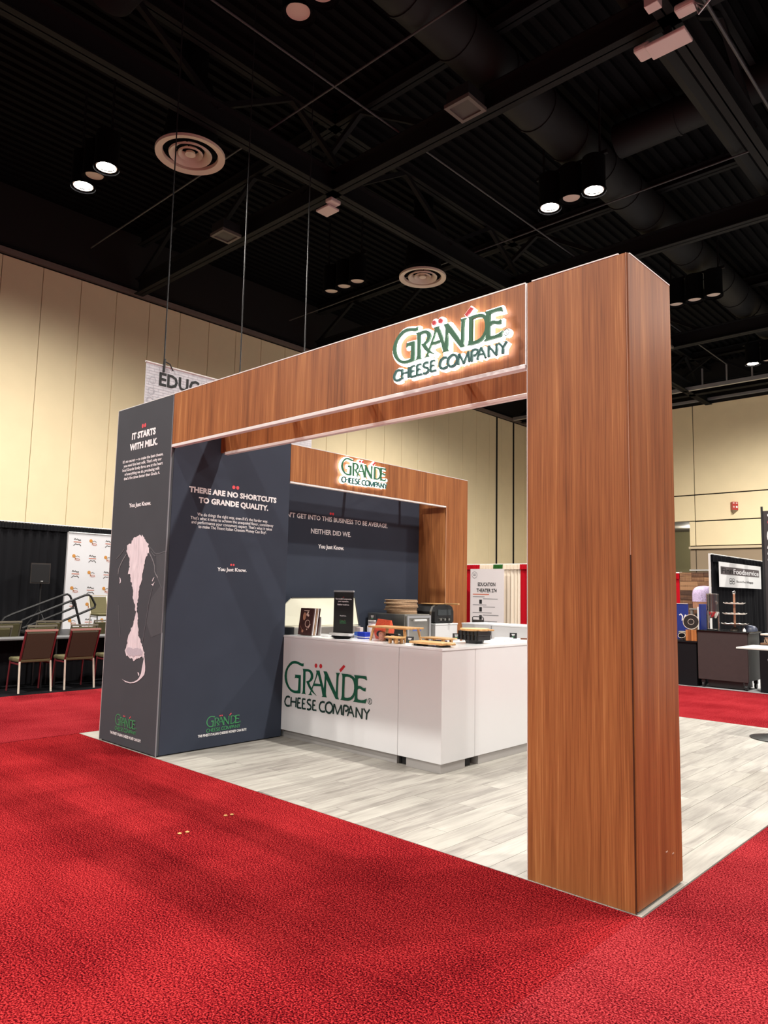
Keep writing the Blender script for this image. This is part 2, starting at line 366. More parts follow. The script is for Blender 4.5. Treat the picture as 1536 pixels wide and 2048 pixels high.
# traced outlines of the flat logo and of the printed cow face (metres in their own plane)
LOGO = {'G': [(0.301, 0.44), (0.291, 0.434), (0.274, 0.432), (0.242, 0.439), (0.211, 0.446), (0.18, 0.451), (0.148, 0.45), (0.112, 0.442), (0.076, 0.42), (0.043, 0.387), (0.019,
0.352), (0.005, 0.317), (-0.0, 0.282), (0.005, 0.249), (0.018, 0.217), (0.038, 0.189), (0.066, 0.161), (0.102, 0.138), (0.139, 0.126), (0.176, 0.122), (0.217, 0.124),
(0.264, 0.129), (0.265, 0.188), (0.262, 0.313), (0.164, 0.311), (0.172, 0.302), (0.169, 0.281), (0.163, 0.271), (0.183, 0.279), (0.227, 0.279), (0.225, 0.217), (0.222,
0.156), (0.195, 0.15), (0.159, 0.149), (0.122, 0.157), (0.089, 0.177), (0.064, 0.205), (0.048, 0.236), (0.039, 0.269), (0.038, 0.299), (0.043, 0.333), (0.059, 0.365),
(0.088, 0.394), (0.124, 0.416), (0.155, 0.423), (0.186, 0.423), (0.218, 0.418), (0.249, 0.409), (0.275, 0.403), (0.3, 0.406)], 'R': [(0.284, 0.381), (0.372, 0.384),
(0.408, 0.378), (0.433, 0.364), (0.45, 0.343), (0.456, 0.318), (0.451, 0.295), (0.435, 0.275), (0.413, 0.262), (0.394, 0.253), (0.412, 0.226), (0.428, 0.208), (0.452,
0.182), (0.477, 0.159), (0.517, 0.131), (0.498, 0.137), (0.453, 0.156), (0.417, 0.178), (0.391, 0.201), (0.367, 0.231), (0.347, 0.259), (0.378, 0.267), (0.402, 0.284),
(0.414, 0.304), (0.415, 0.324), (0.408, 0.343), (0.391, 0.356), (0.368, 0.36), (0.333, 0.356), (0.335, 0.261), (0.335, 0.169), (0.337, 0.147), (0.347, 0.128), (0.319,
0.13), (0.276, 0.127), (0.293, 0.137), (0.3, 0.166), (0.299, 0.257), (0.297, 0.349), (0.293, 0.369)], 'A1': [(0.492, 0.382), (0.553, 0.385), (0.543, 0.377), (0.52,
0.346), (0.48, 0.259), (0.446, 0.188), (0.429, 0.157), (0.436, 0.141), (0.449, 0.13), (0.382, 0.129), (0.404, 0.141), (0.418, 0.168), (0.454, 0.24), (0.49, 0.314),
(0.501, 0.364)], 'A2': [(0.492, 0.382), (0.553, 0.385), (0.548, 0.378), (0.57, 0.322), (0.594, 0.267), (0.617, 0.212), (0.653, 0.136), (0.604, 0.134), (0.594, 0.165),
(0.573, 0.233), (0.561, 0.257), (0.534, 0.319), (0.52, 0.346), (0.505, 0.367)], 'A3': [(0.473, 0.251), (0.563, 0.254), (0.575, 0.232), (0.46, 0.224)], 'N1': [(0.603,
0.384), (0.654, 0.384), (0.65, 0.312), (0.649, 0.164), (0.654, 0.148), (0.667, 0.133), (0.588, 0.132), (0.602, 0.142), (0.617, 0.212), (0.624, 0.289), (0.625, 0.359),
(0.618, 0.374)], 'N2': [(0.604, 0.384), (0.654, 0.384), (0.792, 0.197), (0.821, 0.16), (0.841, 0.133), (0.79, 0.135), (0.648, 0.312), (0.626, 0.342)], 'N3': [(0.782,
0.385), (0.847, 0.386), (0.831, 0.373), (0.825, 0.348), (0.822, 0.307), (0.821, 0.229), (0.821, 0.16), (0.841, 0.133), (0.792, 0.133), (0.789, 0.163), (0.792, 0.197),
(0.795, 0.288), (0.797, 0.361), (0.793, 0.375)], 'D': [(0.863, 0.384), (0.949, 0.387), (0.994, 0.383), (1.03, 0.371), (1.051, 0.356), (1.069, 0.315), (1.071, 0.254),
(1.061, 0.205), (1.038, 0.169), (1.003, 0.145), (0.968, 0.135), (0.914, 0.133), (0.857, 0.133), (0.872, 0.147), (0.878, 0.179), (0.879, 0.266), (0.88, 0.353), (0.875,
0.374)], 'DI': [(0.914, 0.356), (0.946, 0.362), (0.982, 0.359), (1.014, 0.347), (1.034, 0.324), (1.044, 0.291), (1.046, 0.258), (1.04, 0.224), (1.023, 0.195), (0.998,
0.173), (0.962, 0.162), (0.931, 0.16), (0.913, 0.164), (0.912, 0.238), (0.913, 0.3)], 'E': [(1.041, 0.386), (1.204, 0.39), (1.214, 0.349), (1.188, 0.36), (1.154, 0.364),
(1.119, 0.364), (1.093, 0.357), (1.093, 0.287), (1.117, 0.293), (1.139, 0.289), (1.161, 0.279), (1.18, 0.276), (1.2, 0.284), (1.198, 0.248), (1.175, 0.249), (1.153,
0.255), (1.131, 0.265), (1.109, 0.265), (1.09, 0.253), (1.09, 0.172), (1.108, 0.163), (1.143, 0.161), (1.177, 0.166), (1.203, 0.177), (1.22, 0.185), (1.202, 0.138),
(1.034, 0.135), (1.052, 0.152), (1.057, 0.192), (1.055, 0.314), (1.053, 0.366)], 'dot1': [(0.51, 0.43), (0.509, 0.421), (0.505, 0.414), (0.498, 0.409), (0.491, 0.406),
(0.483, 0.407), (0.476, 0.411), (0.471, 0.418), (0.469, 0.427), (0.47, 0.435), (0.474, 0.443), (0.481, 0.448), (0.489, 0.45), (0.496, 0.449), (0.503, 0.445), (0.508,
0.438)], 'dot2': [(0.582, 0.431), (0.581, 0.423), (0.576, 0.415), (0.57, 0.41), (0.561, 0.407), (0.553, 0.408), (0.546, 0.413), (0.541, 0.419), (0.539, 0.427), (0.54,
0.436), (0.544, 0.443), (0.551, 0.449), (0.559, 0.451), (0.568, 0.45), (0.575, 0.446), (0.58, 0.439)], 'acc': [(0.892, 0.471), (0.915, 0.454), (0.851, 0.394), (0.83,
0.417)], 'reg': [(1.254, 0.163), (1.282, 0.166), (1.253, 0.19)], 'CH': [[(0.099, 0.071), (0.072, 0.078), (0.045, 0.07), (0.026, 0.043), (0.019, 0.02), (0.029, -0.004),
(0.05, -0.018), (0.077, -0.019), (0.104, -0.011)], [(0.12, 0.078), (0.12, -0.018)], [(0.201, 0.081), (0.199, -0.018)], [(0.119, 0.032), (0.2, 0.035)], [(0.228, 0.079),
(0.225, -0.02)], [(0.226, 0.077), (0.272, 0.079)], [(0.227, 0.032), (0.262, 0.033)], [(0.225, -0.018), (0.286, -0.016)], [(0.301, 0.079), (0.3, -0.019)], [(0.299, 0.078),
(0.346, 0.079)], [(0.299, 0.034), (0.336, 0.034)], [(0.3, -0.017), (0.357, -0.014)], [(0.427, 0.078), (0.403, 0.083), (0.38, 0.074), (0.373, 0.055), (0.391, 0.04), (0.42,
0.03), (0.435, 0.013), (0.426, -0.006), (0.403, -0.017), (0.373, -0.013)], [(0.461, 0.082), (0.459, -0.014)], [(0.46, 0.08), (0.502, 0.081)], [(0.46, 0.037), (0.494,
0.038)], [(0.459, -0.013), (0.517, -0.01)], [(0.635, 0.08), (0.607, 0.085), (0.576, 0.072), (0.561, 0.046), (0.56, 0.019), (0.575, -0.003), (0.602, -0.012), (0.627,
-0.009), (0.645, -0.003)], [(0.751, 0.045), (0.749, 0.027), (0.74, 0.011), (0.727, -0.002), (0.711, -0.01), (0.693, -0.012), (0.676, -0.008), (0.661, 0.002), (0.652,
0.016), (0.648, 0.033), (0.65, 0.05), (0.658, 0.067), (0.672, 0.079), (0.688, 0.087), (0.706, 0.09), (0.723, 0.085), (0.738, 0.076), (0.747, 0.062), (0.751, 0.045)],
[(0.773, 0.085), (0.761, -0.013)], [(0.775, 0.083), (0.821, -0.011)], [(0.821, -0.011), (0.872, 0.085)], [(0.872, 0.085), (0.882, -0.008)], [(0.908, 0.084), (0.903,
-0.011)], [(0.907, 0.083), (0.943, 0.086), (0.969, 0.075), (0.969, 0.057), (0.953, 0.04), (0.927, 0.035)], [(1.002, 0.091), (0.961, -0.008)], [(1.002, 0.091), (1.049,
-0.008)], [(0.976, 0.029), (1.029, 0.03)], [(1.079, 0.087), (1.077, -0.008)], [(1.078, 0.086), (1.155, -0.009)], [(1.155, -0.009), (1.158, 0.088)], [(1.177, 0.089),
(1.219, 0.045)], [(1.254, 0.089), (1.219, 0.045)], [(1.219, 0.045), (1.215, -0.009)]]}
COW = {'blaze': [(-5.03, 2.04), (-5.012, 2.049), (-4.981, 2.022), (-4.969, 2.043), (-4.934, 2.025), (-4.903, 1.995), (-4.873, 1.975), (-4.857, 1.956), (-4.827, 1.936), (-4.84,
1.927), (-4.816, 1.875), (-4.837, 1.852), (-4.861, 1.824), (-4.876, 1.791), (-4.891, 1.758), (-4.9, 1.716), (-4.91, 1.678), (-4.915, 1.641), (-4.921, 1.608), (-4.931,
1.575), (-4.956, 1.546), (-4.967, 1.518), (-4.971, 1.471), (-4.975, 1.424), (-4.984, 1.386), (-4.986, 1.358), (-4.979, 1.298), (-4.969, 1.266), (-4.959, 1.229), (-4.962,
1.186), (-4.942, 1.136), (-4.933, 1.081), (-4.909, 1.045), (-4.867, 1.002), (-4.825, 0.959), (-4.801, 0.919), (-4.792, 0.884), (-4.815, 0.866), (-4.853, 0.875), (-4.888,
0.863), (-4.907, 0.866), (-4.95, 0.84), (-4.996, 0.831), (-5.035, 0.842), (-5.063, 0.836), (-5.094, 0.857), (-5.142, 0.858), (-5.155, 0.88), (-5.168, 0.908), (-5.152,
0.942), (-5.138, 0.985), (-5.128, 1.023), (-5.114, 1.062), (-5.086, 1.11), (-5.079, 1.134), (-5.045, 1.169), (-5.039, 1.202), (-5.025, 1.245), (-5.009, 1.273), (-5.002,
1.292), (-5.024, 1.32), (-5.03, 1.358), (-5.05, 1.375), (-5.067, 1.403), (-5.08, 1.469), (-5.095, 1.517), (-5.114, 1.555), (-5.143, 1.602), (-5.158, 1.646), (-5.173,
1.66), (-5.193, 1.655), (-5.191, 1.718), (-5.178, 1.728), (-5.183, 1.776), (-5.193, 1.815), (-5.211, 1.845), (-5.234, 1.869), (-5.256, 1.889), (-5.25, 1.924), (-5.253,
1.948), (-5.22, 1.967), (-5.166, 1.96), (-5.159, 1.984), (-5.123, 2.008), (-5.077, 2.03)], 'rim': [(-4.792, 0.884), (-4.783, 0.839), (-4.771, 0.795), (-4.767, 0.754),
(-4.78, 0.713), (-4.83, 0.676), (-4.891, 0.643), (-4.962, 0.62), (-5.036, 0.609), (-5.123, 0.612), (-5.203, 0.634), (-5.124, 0.622), (-5.037, 0.619), (-4.964, 0.631),
(-4.901, 0.656), (-4.868, 0.682), (-4.84, 0.721), (-4.83, 0.767), (-4.818, 0.813), (-4.805, 0.86)], 'spot': [(-4.908, 0.728), (-4.881, 0.722), (-4.87, 0.7), (-4.887,
0.694)], 'nose': [(-5.149, 0.914), (-5.123, 0.939), (-5.076, 0.946), (-4.999, 0.938), (-4.935, 0.951), (-4.87, 0.949), (-4.83, 0.922), (-4.836, 0.89), (-4.909, 0.884),
(-4.991, 0.864), (-5.077, 0.872), (-5.126, 0.882)], 'lines': [[(-4.81, 1.861), (-4.765, 1.818), (-4.724, 1.77), (-4.699, 1.729), (-4.693, 1.682), (-4.671, 1.655),
(-4.628, 1.623)], [(-5.262, 1.855), (-5.325, 1.798), (-5.369, 1.749), (-5.395, 1.71), (-5.404, 1.66)], [(-5.308, 1.91), (-5.373, 1.862), (-5.459, 1.814)], [(-4.821,
1.922), (-4.764, 1.892), (-4.724, 1.863), (-4.687, 1.849), (-4.617, 1.852), (-4.557, 1.864), (-4.497, 1.868)], [(-4.78, 1.874), (-4.74, 1.845), (-4.694, 1.826)], [(-5.36,
1.348), (-5.332, 1.203), (-5.286, 1.032)], [(-4.724, 1.521), (-4.779, 1.363), (-4.8, 1.226), (-4.818, 1.142), (-4.846, 1.021)], [(-5.399, 1.66), (-5.402, 1.641)],
[(-4.657, 1.641), (-4.597, 1.577), (-4.548, 1.523)]], 'eyes': [[(-5.374, 1.625), (-5.351, 1.616), (-5.338, 1.594), (-5.342, 1.57), (-5.366, 1.561), (-5.357, 1.587),
(-5.362, 1.606)], [(-4.693, 1.629), (-4.716, 1.618), (-4.733, 1.59), (-4.722, 1.588), (-4.706, 1.609)], [(-4.682, 1.588), (-4.707, 1.567), (-4.746, 1.56), (-4.709,
1.546), (-4.695, 1.565)]], 'body': [(-4.687, 1.844), (-4.616, 1.847), (-4.556, 1.86), (-4.492, 1.864), (-4.493, 1.569), (-4.491, 1.345), (-4.49, 1.122), (-4.693, 1.066),
(-4.797, 1.197), (-4.732, 1.429), (-4.585, 1.545), (-4.657, 1.65)]}

# ------------------------------------------------------------------ logo lettering
def logo(frame, parent, s, d=0.002, green=None, dark=None, red=None, thick=0.0, halo=False, label=None):
    """the company logo: frame origin at the left foot of the big letters' line; s scales it"""
    o, u, v, n = frame
    fr = (o, u*s, v*s, n)
    dd = None if not thick else d+thick
    def P(keys, m, name):
        mb = MB()
        for q, k in enumerate(keys):
            e = q*0.0004
            mb.poly(fr, LOGO[k], (d if dd is None else dd)+e, None if dd is None else d, holes=[LOGO['DI']] if k == 'D' else ())
        return mb.build(name, m, parent)
    P(['G', 'R', 'A1', 'A2', 'A3', 'N1', 'N2', 'N3', 'D', 'E'], green, 'logo_letters')
    for k in ('dot1', 'dot2', 'acc'): P([k], red, 'logo_accent')
    starts = (1, 4, 8, 12, 13, 17, 18, 19, 23, 25, 28, 31)      # first stroke of each letter after the C
    dk = MB()
    for i, st in enumerate(LOGO['CH']):
        if i in starts: dk.build('subline_letter', dark, parent); dk = MB()
        dk.stroke(fr, st, 0.017 if len(st) == 2 and abs(st[0][0]-st[1][0]) > 0.03 else 0.021, (d if dd is None else dd)+(i % 4)*0.0005, None if dd is None else d)
    dk.build('subline_letter', dark, parent); mb = MB()
    c = LOGO['reg'][0]
    mb.stroke(fr, disc_pts(c, 0.026, 14), 0.006, d if dd is None else dd, closed=True)
    mb.stroke(fr, [(c[0]-.008, c[1]-.014), (c[0]-.008, c[1]+.014), (c[0]+.007, c[1]+.012), (c[0]+.007, c[1]+.002), (c[0]-.006, c[1]), (c[0]+.009, c[1]-.014)], 0.005, d if dd is None else dd)
    mb.build('registered_mark', dark, parent)
    if halo:
        hb = MB()
        for k in ['G', 'R', 'A1', 'A2', 'A3', 'N1', 'N2', 'N3', 'D', 'E', 'dot1', 'dot2', 'acc']:
            hb.stroke(fr, LOGO[k], 0.042, d-0.004, d-0.026, closed=True)
        for st in LOGO['CH']:
            hb.stroke(fr, st, 0.054, d-0.004, d-0.026)
        hb.poly(fr, disc_pts(c, 0.036, 14), d-0.004, d-0.026)
        hb.build('lit_backing', GLOW, parent)

# ------------------------------------------------------------------ floor
T = 0.0
tag(MB().box(-30, 14, -26, 44, -0.20, -0.016).build('floor', mat('hall_slab', srgb(96, 94, 92), 0.8)), kind='structure')
def carpet(name, m, x0, x1, y0, y1, z=0.0):
    o = MB().box(x0, x1, y0, y1, -0.0158, z).build(name, m); return tag(o, kind='structure')
carpet('floor_carpet_front', RED, -6.02, 0.005, -26, -0.012)
carpet('floor_carpet_right', RED3, 0.030, 14, -0.012, 9.62)
carpet('floor_carpet_right_front', RED3, 0.006, 14, -26, -0.0125)
carpet('floor_carpet_left', RED2, -9.11, -6.035, -26, 9.62)
carpet('floor_carpet_rear', RED2, -6.02, 0.028, 6.165, 9.62)
carpet('floor_carpet_black', BLKCARPET, -21.3, -9.115, -26, 14)
carpet('floor_booth_pale', CONC, -9.0, 14, 9.625, 34.3)
# vinyl planks, each its own piece
vb = tag(MB().box(-6.03, 0.022, -0.008, 6.16, -0.0157, -0.006).build('floor_vinyl', mat('vinyl_joint', srgb(128, 122, 116), 0.8)), kind='structure')
pw, plen, g = 0.178, 1.22, 0.0012
cache = {}
for i in range(34):
    x0 = -6.03+i*pw; x1 = x0+pw
    off = (i*0.47) % 1.0*plen
    y = -0.008-off
    while y < 6.16:
        a, b = max(y, -0.008), min(y+plen, 6.16); y += plen
        if b-a < 0.05: continue
        key = round(b-a, 3)
        if key not in cache:
            cache[key] = MB().box(-pw/2+g, pw/2-g, -(b-a)/2+g, (b-a)/2-g, -0.006, 0.0).build('plank', PLANK, vb)
            o = cache[key]
        else:
            o = cache[key].copy(); COL.objects.link(o)
        o.location = ((x0+x1)/2, (a+b)/2, 0)

# ------------------------------------------------------------------ hall walls
WX, WTOP, WY = -21.36, 11.45, 34.5
wl = tag(MB().box(WX-0.35, WX-0.05, -8, WY+0.3, 0, 14).build('wall_left', GAP), kind='structure')
pm = None
y = 3.87-1.218*6
while y < WY-0.3:
    if pm is None:
        pm = MB().box(-0.05, 0.0, 0.008, 1.210, 0.0, WTOP, 0.006).build('panel', CREAM, wl); o = pm
    else: o = pm.copy(); COL.objects.link(o)
    o.location = (WX, y, 0); y += 1.218
t1 = MB(); t1.box(WX-0.05, WX+0.10, -8, WY, WTOP+0.06, WTOP+0.22); t1.build('track_rail', mat('track_grey', srgb(120, 106, 98), 0.6), wl)
MB().box(WX-0.05, WX+0.06, -8, WY, WTOP+0.28, WTOP+0.34).build('track_lip', STEELB, wl)
for yy in (30.1, 31.8):
    MB().box(WX, WX+0.03, yy, yy+0.12, 0, WTOP).build('panel_seal', GAP, wl)

wb = tag(MB().box(-12.4, 14, WY+0.06, WY+0.4, 0, 14).build('wall_back', GAP), kind='structure')
xs = [-12.12, -6.4, -0.6, 5.2, 11.0]
def wbp(name, m, x0, x1, z0, z1, y=WY): return MB().box(x0+0.02, x1-0.02, y, y+0.06, z0+0.02, z1-0.02, 0.008).build(name, m, wb)
for i in range(4):
    wbp('panel', CREAM, xs[i], xs[i+1], 6.82, 11.5); wbp('panel', CREAM, xs[i], xs[i+1], 5.46, 6.80); wbp('panel', CREAM, xs[i], xs[i+1], 4.18, 5.44)
    wbp('wainscot_panel', TAUPE, xs[i], xs[i+1], 2.98, 4.0)
    wbp('lower_panel', TAUPE, xs[i], xs[i+1], 0.0, 2.92)
wbp('panel', CREAM, -12.43, -12.12, 4.18, 5.46); wbp('wainscot_panel', TAUPE, -12.43, -12.12, 2.98, 4.0); wbp('lower_panel', TAUPE, -12.43, -12.12, 0, 2.92)
wbp('panel', CREAM, -17.5, -12.12, 5.46, 6.80); wbp('panel', CREAM, -17.5, -12.12, 6.82, 11.5)
MB().box(-12.45, 11, WY-0.10, WY+0.05, 4.02, 4.15, 0.02).build('ledge', CREAM2, wb)
MB().box(-12.45, 11, WY-0.08, WY+0.05, 2.92, 2.98, 0.01).build('rail', ALUW, wb)
# the passage beside it
MB().box(-17.5, -12.4, WY+0.06, WY+6, 5.46, 5.6).build('passage_ceiling', mat('passage_ceiling_grey', srgb(150, 142, 130), 0.8), wb)
MB().box(-17.5, -12.4, WY+6, WY+6.2, 0, 5.6).build('passage_wall', mat('passage_wall_green', srgb(158, 152, 116), 0.8), wb)
MB().box(-21.3, -17.5, WY, WY+0.3, 0, 14).build('return_wall', CREAM, wb)
MB().box(-17.5, -12.4, WY+0.1, WY+0.3, 6.8, 14).build('upper_wall', GAP, wb)
pdl = thing('passage_downlight', 'small round lit downlight in the passage ceiling', 'light', (-13.5, WY+3, 5.44))
MB().lathe((-13.5, WY+3, 5.44), [(0.13, 0.0), (0.15, 0.02)], 16).build('lens', mat('passage_lens', (1, .95, .85, 1), emit=6), pdl)
MB().lathe((-13.5, WY+3, 5.445), [(0.17, 0.0), (0.17, 0.018)], 16).build('trim_ring', ALUW, pdl)
pl0 = bpy.data.lights.new('passage_beam', 'POINT'); pl0.energy = 110; pl0.shadow_soft_size = 0.13; pl0.color = (1, .93, .8)
po = bpy.data.objects.new('passage_beam', pl0); COL.objects.link(po); po.parent = pdl; po.location = (0, 0, -0.2)
# fire alarm marker, a wedge sign
fs = thing('wall_marker_sign', 'small red and white wedge marker sign on the cream rear wall', 'sign', (-10.2, WY-0.3, 5.7))
mb = MB(); mb.add([(-10.38, WY-0.02, 6.30), (-10.20, WY-0.30, 6.30), (-10.02, WY-0.02, 6.30), (-10.38, WY-0.02, 5.90), (-10.20, WY-0.30, 5.90), (-10.02, WY-0.02, 5.90)], [(0, 1, 2), (3, 5, 4), (0, 3, 4, 1), (1, 4, 5, 2), (2, 5, 3, 0)]); mb.build('wedge', mat('marker_red', srgb(190, 60, 58), 0.5), fs)
mb = MB(); mb.add([(-10.38, WY-0.02, 5.90), (-10.20, WY-0.30, 5.90), (-10.02, WY-0.02, 5.90), (-10.26, WY-0.02, 5.70)], [(0, 1, 2), (0, 3, 1), (1, 3, 2), (2, 3, 0)]); mb.build('wedge_foot', TAUPE, fs)
a = Vector((-10.20, WY-0.302, 0)); bdir = (Vector((-10.02, WY-0.022, 0))-a).normalized(); nn = Vector((bdir.y, -bdir.x, 0))
fr = (a, bdir, Vector((0, 0, 1)), nn)
mb = MB()
for (cx, cz, w_, h_) in [(0.08, 6.24, 0.09, 0.05), (0.25, 6.24, 0.09, 0.05), (0.085, 6.05, 0.1, 0.03), (0.085, 6.05, 0.03, 0.1), (0.25, 6.05, 0.1, 0.1)]:
    MB().poly(fr, [(cx-w_/2, cz-h_/2), (cx+w_/2, cz-h_/2), (cx+w_/2, cz+h_/2), (cx-w_/2, cz+h_/2)], 0.006).build('marker_print', INKW, fs)

# ------------------------------------------------------------------ ceiling
ce = tag(MB().box(-22, 14, -26, 44, 13.7, 13.9).build('ceiling', CEILB), kind='structure')
mb = MB()
xr = -21.0
while xr < 13:
    mb.box(xr, xr+0.14, -24, 36, 13.6, 13.7); xr += 0.30
mb.build('deck_ribs', mat('deck_rib_black', srgb(11, 11, 13), 0.85, spec=0.1), ce, kind='stuff')
BZ = 11.42
def ibeam(mb, a, b, z, hw=0.16, h=0.55, t=0.03):
    a = Vector(a+(z,)); b = Vector(b+(z,))
    mb.bar(a+Vector((0, 0, t/2)), b+Vector((0, 0, t/2)), hw, t/2)
    mb.bar(a+Vector((0, 0, h/2)), b+Vector((0, 0, h/2)), t/2, h/2)
    mb.bar(a+Vector((0, 0, h-t/2)), b+Vector((0, 0, h-t/2)), hw, t/2)
def truss(name, a, b, label):
    t = thing(name, label, 'beam', (a[0], a[1], BZ))
    mb = MB(); ibeam(mb, a, b, BZ); mb.build('lower_chord', STEELB, t)
    mb = MB(); ibeam(mb, a, b, BZ+1.75, 0.14, 0.35); mb.build('upper_chord', STEELB, t)
    A = Vector(a+(0,)); B = Vector(b+(0,)); L = (B-A).length; n = int(L/2.04); d = (B-A).normalized()
    for k in range(n):
        p = A+d*(k*L/n); q = A+d*((k+1)*L/n)
        if name == 'cross_girder' and any(min(p.x, q.x) < hi_ and max(p.x, q.x) > lo_ for lo_, hi_ in ((-7.2, -6.0), (-3.8, -3.2), (-1.75, -1.15))): continue
        z0, z1 = (BZ+0.5, BZ+1.8) if k % 2 == 0 else (BZ+1.8, BZ+0.5)
        MB().bar(p+Vector((0, 0, z0)), q+Vector((0, 0, z1)), 0.06).build('web_diagonal', STEELB, t)
    return t
for x, l in ((-11.28, 'black roof girder over the left diffusers, running away from the booth front'), (-2.82, 'black roof girder carrying the cabled access point box'), (5.64, 'black roof girder over the open carpet right of the booth')):
    truss('roof_girder', (x, -16), (x, 35.5), l)
for y, l in ((8.11, 'black cross girder holding the square grille, over the booth counter'), (16.26, 'black cross girder beyond the lit right downlights'), (24.84, 'black cross girder carrying a pale square speaker far back'), (32.2, 'black cross girder closest to the rear hall wall')):
    truss('cross_girder', (-21, y), (11, y), l)
# far track with hangers by the rear wall
tr = thing('partition_track', 'pale grey partition track on hangers near the rear wall top', 'track', (-11, 31.3, 11.42))
MB().box(-21, 11, 31.25, 31.40, 11.42, 11.60).build('rail', ALU, tr)
x = -10.5
while x < -5:
    MB().box(x, x+0.06, 31.29, 31.36, 11.60, 12.4).build('hanger', ALU, tr); x += 1.1
MB().box(-21, 11, WY-0.25, WY-0.1, 11.62, 11.74).build('edge_strip', ALU, tr)
# conduits and sprinkler pipes
def pipe(pts, r, label, m=None, name='sprinkler_pipe'):
    o = MB().tube(pts, r, 8).build(name, m or mat('pipe_grey', srgb(58, 57, 60), 0.5)); tag(o, label, 'pipe'); return place(o, pts[0])
pipe([(-8.95, -10, 11.993), (-8.95, 30, 11.993)], 0.022, 'thin pipe parallel to the girder over the diffusers')
pipe([(-20, 5.93, 11.993), (10, 5.93, 11.993)], 0.022, 'thin pipe crossing above the booth front, short of the cross girder')
pipe([(-20, 13.9, 11.993), (10, 13.9, 11.993)], 0.022, 'thin pipe crossing behind the lit right downlights')
pipe([(-2.2, -6, 11.388), (-2.2, 30, 11.388)], 0.03, 'conduit running along the girder with the access point', name='conduit')
pipe([(-1.2, -6, 11.388), (-1.2, 30, 11.388)], 0.03, 'conduit with clips to the right of the girder conduit', name='conduit')
pipe([(-1.45, -6, 12.26), (-1.45, 33, 12.26)], 0.22, 'long dark service main along the right girder', DUCT, 'service_main')
pipe([(-3.5, -6, 12.26), (-3.5, 33, 12.26)], 0.22, 'second dark service main left of the right girder', DUCT, 'service_main')
def duct(pts, r, label, ring=1.5):
    p0 = pts[0]
    t = thing('air_duct', label, 'duct', p0)
    MB().tube(pts, r, 24).build('duct_body', DUCT, t, smooth=True)
    a, b = Vector(pts[0]), Vector(pts[-1]); L = (b-a).length; d = (b-a).normalized()
    if len(pts) == 2:
        for k in range(1, int(L/ring)):
            c = a+d*(k*ring); MB().tube([c-d*0.03, c+d*0.03], r+0.025, 24).build('duct_joint', DUCT, t, smooth=True)
    return t
duct([(-6.6, -8, 12.56), (-6.6, 30, 12.56)], 0.52, 'large dark round air duct above the right downlights')
duct([(-6.02, 13.0, 12.99), (4.0, 13.0, 12.99)], 0.42, 'dark round branch duct crossing to the right over the cans')
duct([(-10.9, 1.9, 12.75), (-7.18, 1.9, 12.75)], 0.55, 'dark round duct over the top row of unlit cans')

# diffusers
def diffuser(x, y, r, label):
    z = 11.05
    t = thing('ceiling_diffuser', label, 'vent', (x, y, z), 'round ceiling diffusers')
    MB().lathe((x, y, z), [(r, 0.06), (r*0.99, 0.0), (r*0.80, 0.03), (r*0.78, 0.10)], 40, False, False).build('outer_ring', FIXW, t, smooth=True)
    MB().lathe((x, y, z), [(r*0.62, 0.04), (r*0.60, 0.0), (r*0.42, 0.10), (r*0.40, 0.16)], 40, False, False).build('middle_ring', FIXW, t, smooth=True)
    MB().lathe((x, y, z), [(r*0.36, 0.06), (r*0.34, 0.02), (r*0.24, 0.10), (r*0.22, 0.15)], 32, False, False).build('inner_ring', FIXW, t, smooth=True)
    MB().lathe((x, y, z), [(0.01, 0.02), (r*0.15, 0.03), (r*0.14, 0.08)], 24, True, True).build('centre_disc', FIXW, t, smooth=True)
    MB().lathe((x, y, z), [(r*0.80, 0.24), (r*0.80, 0.30), (r*0.55, 1.7)], 32, True, True).build('neck', CEILB, t)
    for k in range(4):
        a = math.pi/4+k*math.pi/2; c, s_ = math.cos(a), math.sin(a)
        MB().bar((x+c*0.1*r, y+s_*0.1*r, z+0.13), (x+c*0.8*r, y+s_*0.8*r, z+0.13), 0.012).build('spoke', CEILB, t)
    MB().tube([(x, y, z+1.6), (x, y, 13.6)], 0.3, 16).build('riser', CEILB, t)
diffuser(-12.05, 4.50, 0.76, 'round white concentric ring diffuser crossed by a hanging wire, beside lit downlights')
diffuser(-12.2, 12.70, 0.72, 'round white concentric ring diffuser above the lit beam logo, right of unlit cans')

